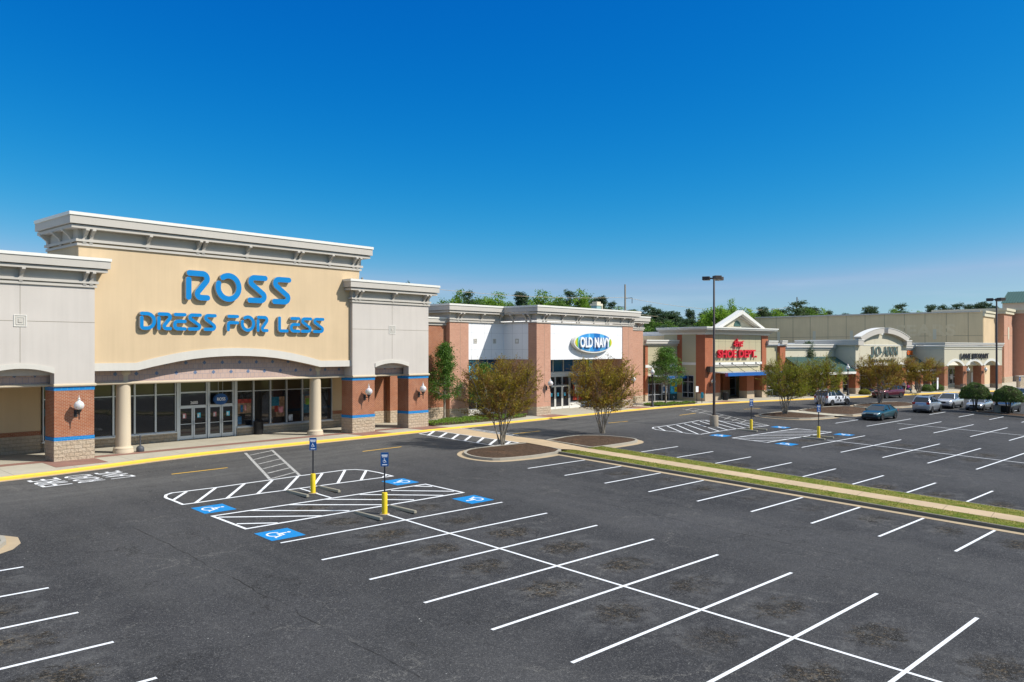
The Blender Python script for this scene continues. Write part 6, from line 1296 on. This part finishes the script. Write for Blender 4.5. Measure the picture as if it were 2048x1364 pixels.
for q, (x, y, h, wd, k_) in enumerate(TREES + extra):
    if k_ not in protos: protos[k_] = [far_proto(k_, 100 + ord(k_)), far_proto(k_, 200 + ord(k_))]; fresh = True
    pr = protos[k_][q % 2]; lab = names[k_] + ' ' + where(x, y)
    s_ = (wd / 6.4 * 1.3 if k_ != 'p' else wd / 4.6 * 1.12); s_ = (max(.45, s_),) * 2 + (h / 18.,)
    loc = (x, y, -.15); key = (k_, q % 2)
    if key not in cnt: cnt[key] = 1; pr.location = loc; pr.scale = s_; pr.rotation_euler = (0, 0, rnd.random() * 6); pr['label'] = lab; o = pr
    else: o = copy_tree(pr, loc, rnd.random() * 360, lab, s_)
    o['group'] = lab

rnd = random.Random(9); V = []; F = []
for i in range(15000):
    u = rnd.uniform(-.12, .62); dpt = rnd.uniform(205, 260) if u < .3 else rnd.uniform(262, 300); top = 8.5 + 3.2 * math.sin(u * 37) * math.sin(u * 91) + 1.5 * math.sin(u * 200)
    fx, fy_ = .75, .6614; x, y = dpt * (fx + u * fy_), dpt * (fy_ - u * fx); leafquads(rnd, [(x, y, top * rnd.random() ** .6 + rnd.uniform(-.6, .6))], 1, .3, .55, V, F)
tag(mkobj('distant_woods', V, F, 'lmid'), 'continuous low green wood far behind the shops', 'woods', kind='stuff')
# ------------------------------------------------------------------ vehicles
def paintmat(name, c, metal=.35, rough=.28):
    k = N(name, rough, .5, metal); k.p.inputs['Coat Weight'].default_value = .6; k.p.inputs['Coat Roughness'].default_value = .05
    return k.col(k.mix(k.noise(k.obj(), 2, 3), C4(*[q * .93 for q in c]), C4(*[min(1, q * 1.05) for q in c])))
M['cglass'] = glassmat('car_glass', (.012, .02, .03), .02); M['tyre'] = plain('tyre_rubber', (.02, .02, .02), .85, .2); M['rim'] = plain('wheel_alloy', (.45, .45, .47), .3, .5, .7)
M['hl'] = plain('headlight', (.62, .60, .55), .12, .7); M['tl'] = plain('tail_light', (.36, .01, .012), .15, .6); M['plate'] = plain('licence_plate', (.55, .56, .6), .5)
def car(loc, rz, label, paint, kind='sedan', L=4.75, Wd=1.82, H=1.44, lower=None):
    t = thing('parked_car' if kind != 'drive' else 'car', loc, rz, label, 'car'); hw = Wd / 2; l = L / 2; suv = kind == 'suv'
    if suv: st = [(-l, .42, .95, .80), (-l + .06, .30, 1.08, .95), (-l + .5, .26, 1.12, 1.0), (-.6, .26, 1.10, 1.0), (.55, .26, 1.08, 1.0), (.95, .26, 1.06, 1.0), (l - .55, .27, .98, .97), (l - .16, .28, .88, .88), (l, .38, .74, .74)]
    else: st = [(-l, .40, .78, .80), (-l + .08, .27, .94, .92), (-l + .6, .22, .98, .98), (-.9, .21, .95, 1.0), (.5, .21, .92, 1.0), (1.0, .21, .91, .99), (l - .6, .22, .80, .96), (l - .15, .26, .70, .86), (l, .34, .58, .72)]
    def sec(x, zb, zt, k_):
        w_ = hw * k_; m_ = zb + (zt - zb) * .55
        return [(x, 0, zb), (x, w_ * .86, zb), (x, w_ * .97, zb + .12), (x, w_, m_), (x, w_ * .975, zt - .10), (x, w_ * .90, zt - .015), (x, w_ * .55, zt + .02), (x, 0, zt + .028)]
    V = []; F = []; S_ = [sec(*q) for q in st]; n = 14
    for s_ in S_: V += s_ + [(p[0], -p[1], p[2]) for p in s_[::-1][1:-1]]
    for i in range(len(S_) - 1):
        for k_ in range(n): a = i * n + k_; b = i * n + (k_ + 1) % n; F.append((a, b, b + n, a + n))
    F += [tuple(range(n))[::-1], tuple((len(S_) - 1) * n + k_ for k_ in range(n))]
    mkobj('body', V, F, paint, t, True)
    # greenhouse
    bz = 1.10 if suv else .94; rz_ = H; bw, rw = hw * .90, hw * .70
    if suv: xs = (l - 1.35, l - 2.05, -l + .42, -l + .12)
    else: xs = (l - 1.32, l - 2.10, -l + 1.45, -l + .62)
    base = lambda x, s_: (x, s_ * bw, bz - .03); top = lambda x, s_: (x, s_ * rw, rz_ - .07)
    for nm, quad in (('windscreen', [base(xs[0], 1), base(xs[0], -1), top(xs[1], -1), top(xs[1], 1)]), ('rear_window', [base(xs[3], -1), base(xs[3], 1), top(xs[2], 1), top(xs[2], -1)])):
        mkobj(nm, quad, [(0, 1, 2, 3)], 'cglass', t)
    for s_ in (1, -1):
        q = [base(xs[0], s_), top(xs[1], s_), top(xs[2], s_), base(xs[3], s_)]; mkobj('side_window', q, [(0, 1, 2, 3) if s_ < 0 else (3, 2, 1, 0)], 'cglass', t)
    mb = MB()
    for s_ in (1, -1):
        mb.tube([base(xs[0], s_), top(xs[1], s_), top(xs[2], s_), base(xs[3], s_)], [.045, .045, .05, .06], paint, 6)
        for f in ((.52,) if not suv else (.50, .80)):
            a = Vector(base(xs[0], s_)).lerp(Vector(base(xs[3], s_)), f); b = Vector(top(xs[1], s_)).lerp(Vector(top(xs[2], s_)), f); mb.tube([a + Vector((0, s_ * .012, 0)), b + Vector((0, s_ * .012, 0))], .035, 'black' if not suv else paint, 5)
    V = []; F = []; rs = [(xs[1] + .06, .85, -.075), (xs[1] - .25, 1, -.03), ((xs[1] + xs[2]) / 2, 1, 0), (xs[2] + .2, 1, -.03), (xs[2] - .05, .85, -.075)]
    for x, k_, dz in rs: V += [(x, y * rw * 1.04, rz_ + dz - d_) for y, d_ in ((-1, .045), (-.75, .012), (0, 0), (.75, .012), (1, .045))]
    for i in range(4):
        for k_ in range(4): a = i * 5 + k_; F.append((a, a + 1, a + 6, a + 5))
    mb.add(V, [f[::-1] for f in F], paint); mb.add([(p[0], p[1], p[2] - .04) for p in V], F, paint); mb.build('roof', t, smooth=True)
    if suv:
        for s_ in (1, -1): mb = MB(); mb.tube([(xs[1] - .2, s_ * rw * .93, rz_ - .01), (xs[1] - .3, s_ * rw * .93, rz_ + .06), (xs[2] + .3, s_ * rw * .93, rz_ + .06), (xs[2] + .2, s_ * rw * .93, rz_ - .01)], .018, 'alu', 5); mb.build('roof_rail', t)
    wr = .36 if suv else .32; wb = (l - .88, -l + .86)
    mb = MB()
    for x in wb:
        for s_ in (1, -1):
            mb.prism([(x + (wr + .055) * math.cos(R(a)), wr + (wr + .055) * math.sin(R(a))) for a in range(-20, 201, 20)], s_ * hw * .90, s_ * (hw * .985 + .006), 'black')
    mb.box(-l + .12, -hw * .88, .2, l - .12, hw * .88, .34, 'black'); mb.build('underbody', t)
    for x in wb:
        for s_ in (1, -1):
            mb = MB(); V = []; F = []; pr = [(wr - .12, -.10), (wr - .02, -.11), (wr, -.08), (wr, .08), (wr - .02, .11), (wr - .12, .10)]; m_ = 24
            for r_, y_ in pr:
                for k_ in range(m_): a = 2 * math.pi * k_ / m_; V.append((r_ * math.cos(a), y_, r_ * math.sin(a)))
            for i in range(len(pr) - 1):
                for k_ in range(m_): F.append((i * m_ + k_, i * m_ + (k_ + 1) % m_, (i + 1) * m_ + (k_ + 1) % m_, (i + 1) * m_ + k_))
            mb.add(V, F, 'tyre'); w_ = mb.build('wheel', t, smooth=True); w_.location = (x, s_ * (hw - .10), wr)
            mb = MB(); mb.prism([((wr - .11) * math.cos(2 * math.pi * k_ / 24), (wr - .11) * math.sin(2 * math.pi * k_ / 24)) for k_ in range(24)], -.05, .05, 'black')
            for q in range(5):
                a = q * 1.2566; mb.prism([(.04 * math.cos(a + 1.57), .04 * math.sin(a + 1.57)), ((wr - .1) * math.cos(a + .16), (wr - .1) * math.sin(a + .16)), ((wr - .1) * math.cos(a - .16), (wr - .1) * math.sin(a - .16)), (.04 * math.cos(a - 1.57), .04 * math.sin(a - 1.57))], s_ * .045, s_ * .09, 'rim')
            mb.prism([((wr - .09) * math.cos(2 * math.pi * k_ / 24), (wr - .09) * math.sin(2 * math.pi * k_ / 24)) for k_ in range(24)] , s_ * .02, s_ * .055, 'rim')
            mb.build('rim', w_)
    fz = .62 if not suv else .78
    for s_ in (1, -1):
        mb = MB(); mb.box(l - .26, s_ * hw * .42, fz - .07, l - .03, s_ * hw * .80, fz + .07, 'hl'); mb.build('headlight', t, bevel=.03)
        rz2 = .78 if not suv else .95
        mb = MB(); mb.box(-l - .01, s_ * hw * .60, rz2 - .08, -l + .18, s_ * hw * .925, rz2 + (.08 if not suv else .16), 'tl'); mb.build('tail_light', t, bevel=.03)
        mb = MB(); mb.box(xs[0] - .35, s_ * (bw + .04), bz - .02, xs[0] - .2, s_ * (bw + .22), bz + .12, paint); mb.build('wing_mirror', t, bevel=.03)
        mb = MB()
        for x in (xs[0] - .85, xs[0] - 1.75): mb.box(x, s_ * hw * .995, bz - .24, x + .14, s_ * (hw + .012), bz - .21, paint)
        mb.build('door_handle', t)
    mb = MB(); mb.box(l - .06, -hw * .38, fz - .16, l + .012, hw * .38, fz + .04, 'black'); mb.build('grille', t, bevel=.02)
    mb = MB(); mb.box(l - .12, -hw * .60, .28, l + .01, hw * .60, .40, 'black'); mb.box(-l - .012, -hw * .6, .33, -l + .1, hw * .6, .42, 'black'); mb.build('bumper', t, bevel=.02)
    mb = MB(); mb.box(-l - .02, -.26, .62 if not suv else .74, -l + .02, .26, .76 if not suv else .88, 'plate'); mb.build('licence_plate', t)
    if lower:
        mb = MB()
        for s_ in (1, -1): mb.box(-l + 1.4, s_ * hw * .99, .3, l - 1.35, s_ * (hw + .015), .42, 'black')
        mb.build('side_trim', t)
    return t
silver = paintmat('silver_paint', (.42, .44, .47), .6); teal = paintmat('teal_paint', (.002, .055, .075), .3); maroon = paintmat('maroon_paint', (.11, .006, .025), .35); white = paintmat('white_paint', (.66, .68, .72), .1); dark = paintmat('dark_blue_paint', (.012, .018, .03), .3); grey_ = paintmat('light_silver_paint', (.50, .51, .53), .5)
cz = lambda x, y: gz(x, y)
ws = car((93.55, 33.75, cz(93.55, 33.75)), -12, 'white SUV with black graphic pattern on its side, driving along the shop drive', white, 'suv', 4.7, 1.85, 1.74)
mb = MB(); rnd = random.Random(4)
for i in range(26):
    x = rnd.uniform(-.9, 1.3); z = rnd.uniform(.5, .98); s_ = rnd.uniform(.04, .11)
    mb.prism([(x + s_ * (1 + .4 * rnd.random()) * math.cos(a), z + s_ * (1 + .5 * rnd.random()) * math.sin(a)) for a in (0, 1, 2, 3, 4, 5.2)], -.935, -.926, 'black')
mb.build('side_graphics', ws)
car((111.5, 33.15, cz(111.5, 33.15)), 163, 'maroon SUV by the kerb in front of the arched pediment store', maroon, 'suv', 4.75, 1.85, 1.70, True)
car((81.45, 24.95, cz(81.45, 24.95)), 176, 'teal sedan parked alone in the middle of the lot', teal, 'sedan', 4.9, 1.83, 1.40)
car((94.3, 24.0, cz(94.3, 24)), -2, 'silver SUV seen from behind, leftmost of the parked cluster', silver, 'suv', 4.6, 1.84, 1.70)
car((102.2, 23.75, cz(102.2, 23.75)), 176, 'light silver SUV facing the camera between the silver SUV and the first clipped shrub', grey_, 'suv', 4.65, 1.84, 1.66, True)
car((102.35, 20.75, cz(102.35, 20.75)), 176, 'silver blue sedan half hidden behind the first clipped shrub', silver, 'sedan', 4.6, 1.78, 1.45)
car((102.1, 18.0, cz(102.1, 18.0)), 176, 'dark hatchback half hidden behind the right clipped shrub', dark, 'suv', 4.3, 1.78, 1.50)
car((121.0, 20.4, cz(121, 20.4)), 150, 'black car cut by the right edge of the picture', dark, 'suv', 4.7, 1.84, 1.66)
# ------------------------------------------------------------------ people
def skinmat(n_, c): return plain(n_, c, .7, .3, var=.06)
M['skin'] = skinmat('skin', (.45, .26, .18)); M['skin2'] = skinmat('dark_skin', (.12, .06, .04)); M['pink'] = skinmat('pink_cloth', (.55, .12, .34)); M['mag'] = skinmat('magenta_cloth', (.58, .06, .27)); M['jeans'] = skinmat('blue_jeans', (.03, .13, .20)); M['navy'] = skinmat('navy_cloth', (.012, .016, .035)); M['wcl'] = skinmat('pale_cloth', (.50, .44, .44)); M['rcl'] = skinmat('red_cloth', (.16, .012, .015)); M['hair1'] = skinmat('ginger_hair', (.35, .14, .04)); M['hair2'] = skinmat('dark_hair', (.02, .013, .01)); M['hair3'] = skinmat('grey_hair', (.5, .5, .5)); M['shoe'] = skinmat('shoe', (.03, .03, .035))
def skinned(name, verts, edges, radii, mat, parent, root=0):
    me = bpy.data.meshes.new(name); me.from_pydata(verts, edges, []); me.materials.append(M[mat]); o = bpy.data.objects.new(name, me); sc.collection.objects.link(o); o.parent = parent
    md = o.modifiers.new('skin', 'SKIN'); md.use_smooth_shade = True; ly = me.skin_vertices[0].data if me.skin_vertices else None
    if ly is None:
        bm = bmesh.new(); bm.from_mesh(me); bm.verts.layers.skin.verify(); bm.to_mesh(me); bm.free(); ly = me.skin_vertices[0].data
    for i, r_ in enumerate(radii): ly[i].radius = (r_, r_) if not isinstance(r_, tuple) else r_; ly[i].use_root = (i == root)
    s_ = o.modifiers.new('subsurf', 'SUBSURF'); s_.levels = 1; s_.render_levels = 1
    return o
def person(loc, rz, label, pose, top, legs, hair, skin='skin', group=None):
    """faces local -y"""
    t = thing('person', loc, rz, label, 'person', group); sit = pose == 'sit'
    hip = Vector((0, 0, .50 if sit else .93)); lean = .05
    ch = hip + Vector((0, -lean if sit else 0, .32)); nk = hip + Vector((0, -lean, .52)); hd = nk + Vector((0, -.03, .12)); tp = hd + Vector((0, .0, .11))
    V = [hip, ch, nk, hd, tp]; E = [(0, 1), (1, 2), (2, 3), (3, 4)]; Rr = [(.14, .10), (.15, .10), .055, .078, .07]
    legsV = []; arms = []; hands = []
    for s_ in (-1, 1):
        h = hip + Vector((s_ * .09, 0, -.03)); kn = h + (Vector((s_ * .05, -.42, .0)) if sit else Vector((s_ * .02, -.03, -.43))); an = (kn + Vector((0, -.04 + s_ * .05, -.40))) if sit else Vector((s_ * .11, .02 - s_ * .06, .09)); to = an + Vector((s_ * .02, -.17, -.05))
        b = len(V); V += [h, kn, an, to]; E += [(0, b), (b, b + 1), (b + 1, b + 2), (b + 2, b + 3)]; Rr += [.09, .062, .042, .035]; legsV.append((h, kn, an, to))
        sh = ch + Vector((s_ * .17, 0, .14)); el_ = sh + (Vector((s_ * .06, -.08, -.25))); wr_ = el_ + (Vector((-s_ * .08, -.22, .0)) if sit else Vector((-s_ * .03, -.16, -.16))); hn = wr_ + (wr_ - el_).normalized() * .08
        b = len(V); V += [sh, el_, wr_, hn]; E += [(1, b), (b, b + 1), (b + 1, b + 2), (b + 2, b + 3)]; Rr += [.06, .042, .028, .034]; arms.append((sh, el_, wr_))
        d = (wr_ - el_).normalized(); sd_ = Vector((1, 0, 0))
        for q, (o_, ln) in enumerate(((-.026, .06), (-.009, .075), (.009, .072), (.026, .055))):
            b2 = len(V); V += [hn + d * .02 + sd_ * o_, hn + d * (.02 + ln) + sd_ * o_ * 1.2 + Vector((0, 0, -.015))]; E += [(b + 3, b2), (b2, b2 + 1)]; Rr += [.010, .008]
        b2 = len(V); V += [hn - sd_ * s_ * .03, hn + d * .04 - sd_ * s_ * .055]; E += [(b + 3, b2), (b2, b2 + 1)]; Rr += [.011, .009]
    skinned('body', V, E, Rr, skin, t)
    Vt = [hip + Vector((0, 0, .0)), ch, nk - Vector((0, 0, .05))]; Et = [(0, 1), (1, 2)]; Rt = [(.17, .13), (.18, .13), (.09, .07)]
    for sh, el_, wr_ in arms: b = len(Vt); Vt += [sh, el_, wr_ - (wr_ - el_) * .15]; Et += [(1, b), (b, b + 1), (b + 1, b + 2)]; Rt += [.075, .057, .043]
    skinned('shirt', Vt, Et, Rt, top, t)
    Vl = [hip]; El = []; Rl = [(.16, .12)]
    for h, kn, an, to in legsV: b = len(Vl); Vl += [h, kn, an + (kn - an) * .12]; El += [(0, b), (b, b + 1), (b + 1, b + 2)]; Rl += [.105, .078, .058]
    skinned('trousers', Vl, El, Rl, legs, t)
    for h, kn, an, to in legsV: mb = MB(); mb.tube([an + Vector((0, .06, -.04)), an + Vector((0, 0, -.04)), to + Vector((0, 0, 0)), to + Vector((0, -.03, 0))], [.035, .05, .045, .03], 'shoe', 8); mb.build('shoe', t, smooth=True)
    mb = MB(); c = hd + Vector((0, .015, .05))
    mb.lathe([(.05, -.08), (.088, -.04), (.095, .02), (.08, .075), (.04, .105), (.005, .112)], hair, 14, c + Vector((0, .02, .0))); mb.build('hair', t, smooth=True)
    mb = MB()
    for s_ in (-1, 1): mb.lathe([(.003, -.008), (.009, 0), (.003, .008)], 'black', 6, hd + Vector((s_ * .03, -.077, .025)))
    mb.prism([(-.008, 0), (.008, 0), (.004, .03), (-.004, .03)], -.02, .0, skin); mb.v[-8:] = [(p[0] + hd.x, p[1] + hd.y - .075, p[2] + hd.z - .02) for p in mb.v[-8:]]
    mb.box(hd.x - .022, hd.y - .08, hd.z - .046, hd.x + .022, hd.y - .072, hd.z - .038, 'rcl'); mb.build('face', t)
person((116.6, 36.85, -.02), 25, 'person in a pink top and teal trousers sitting on the left bench', 'sit', 'pink', 'jeans', 'hair1')
person((123.6, 34.05, -.02), -20, 'person in a magenta top sitting on the bench right of the maroon SUV', 'sit', 'mag', 'jeans', 'hair2')
person((120.6, 33.75, 0), 100, 'person standing in a pale top and dark trousers right of the maroon SUV', 'stand', 'wcl', 'navy', 'hair2')
person((118.4, 36.0, 0), 0, 'person in a dark red top standing behind the maroon SUV bonnet', 'stand', 'rcl', 'rcl', 'hair2', 'skin2')
person((118.9, 34.9, -.02), -10, 'person with white hair and a pale top behind the maroon SUV', 'stand', 'wcl', 'wcl', 'hair3')
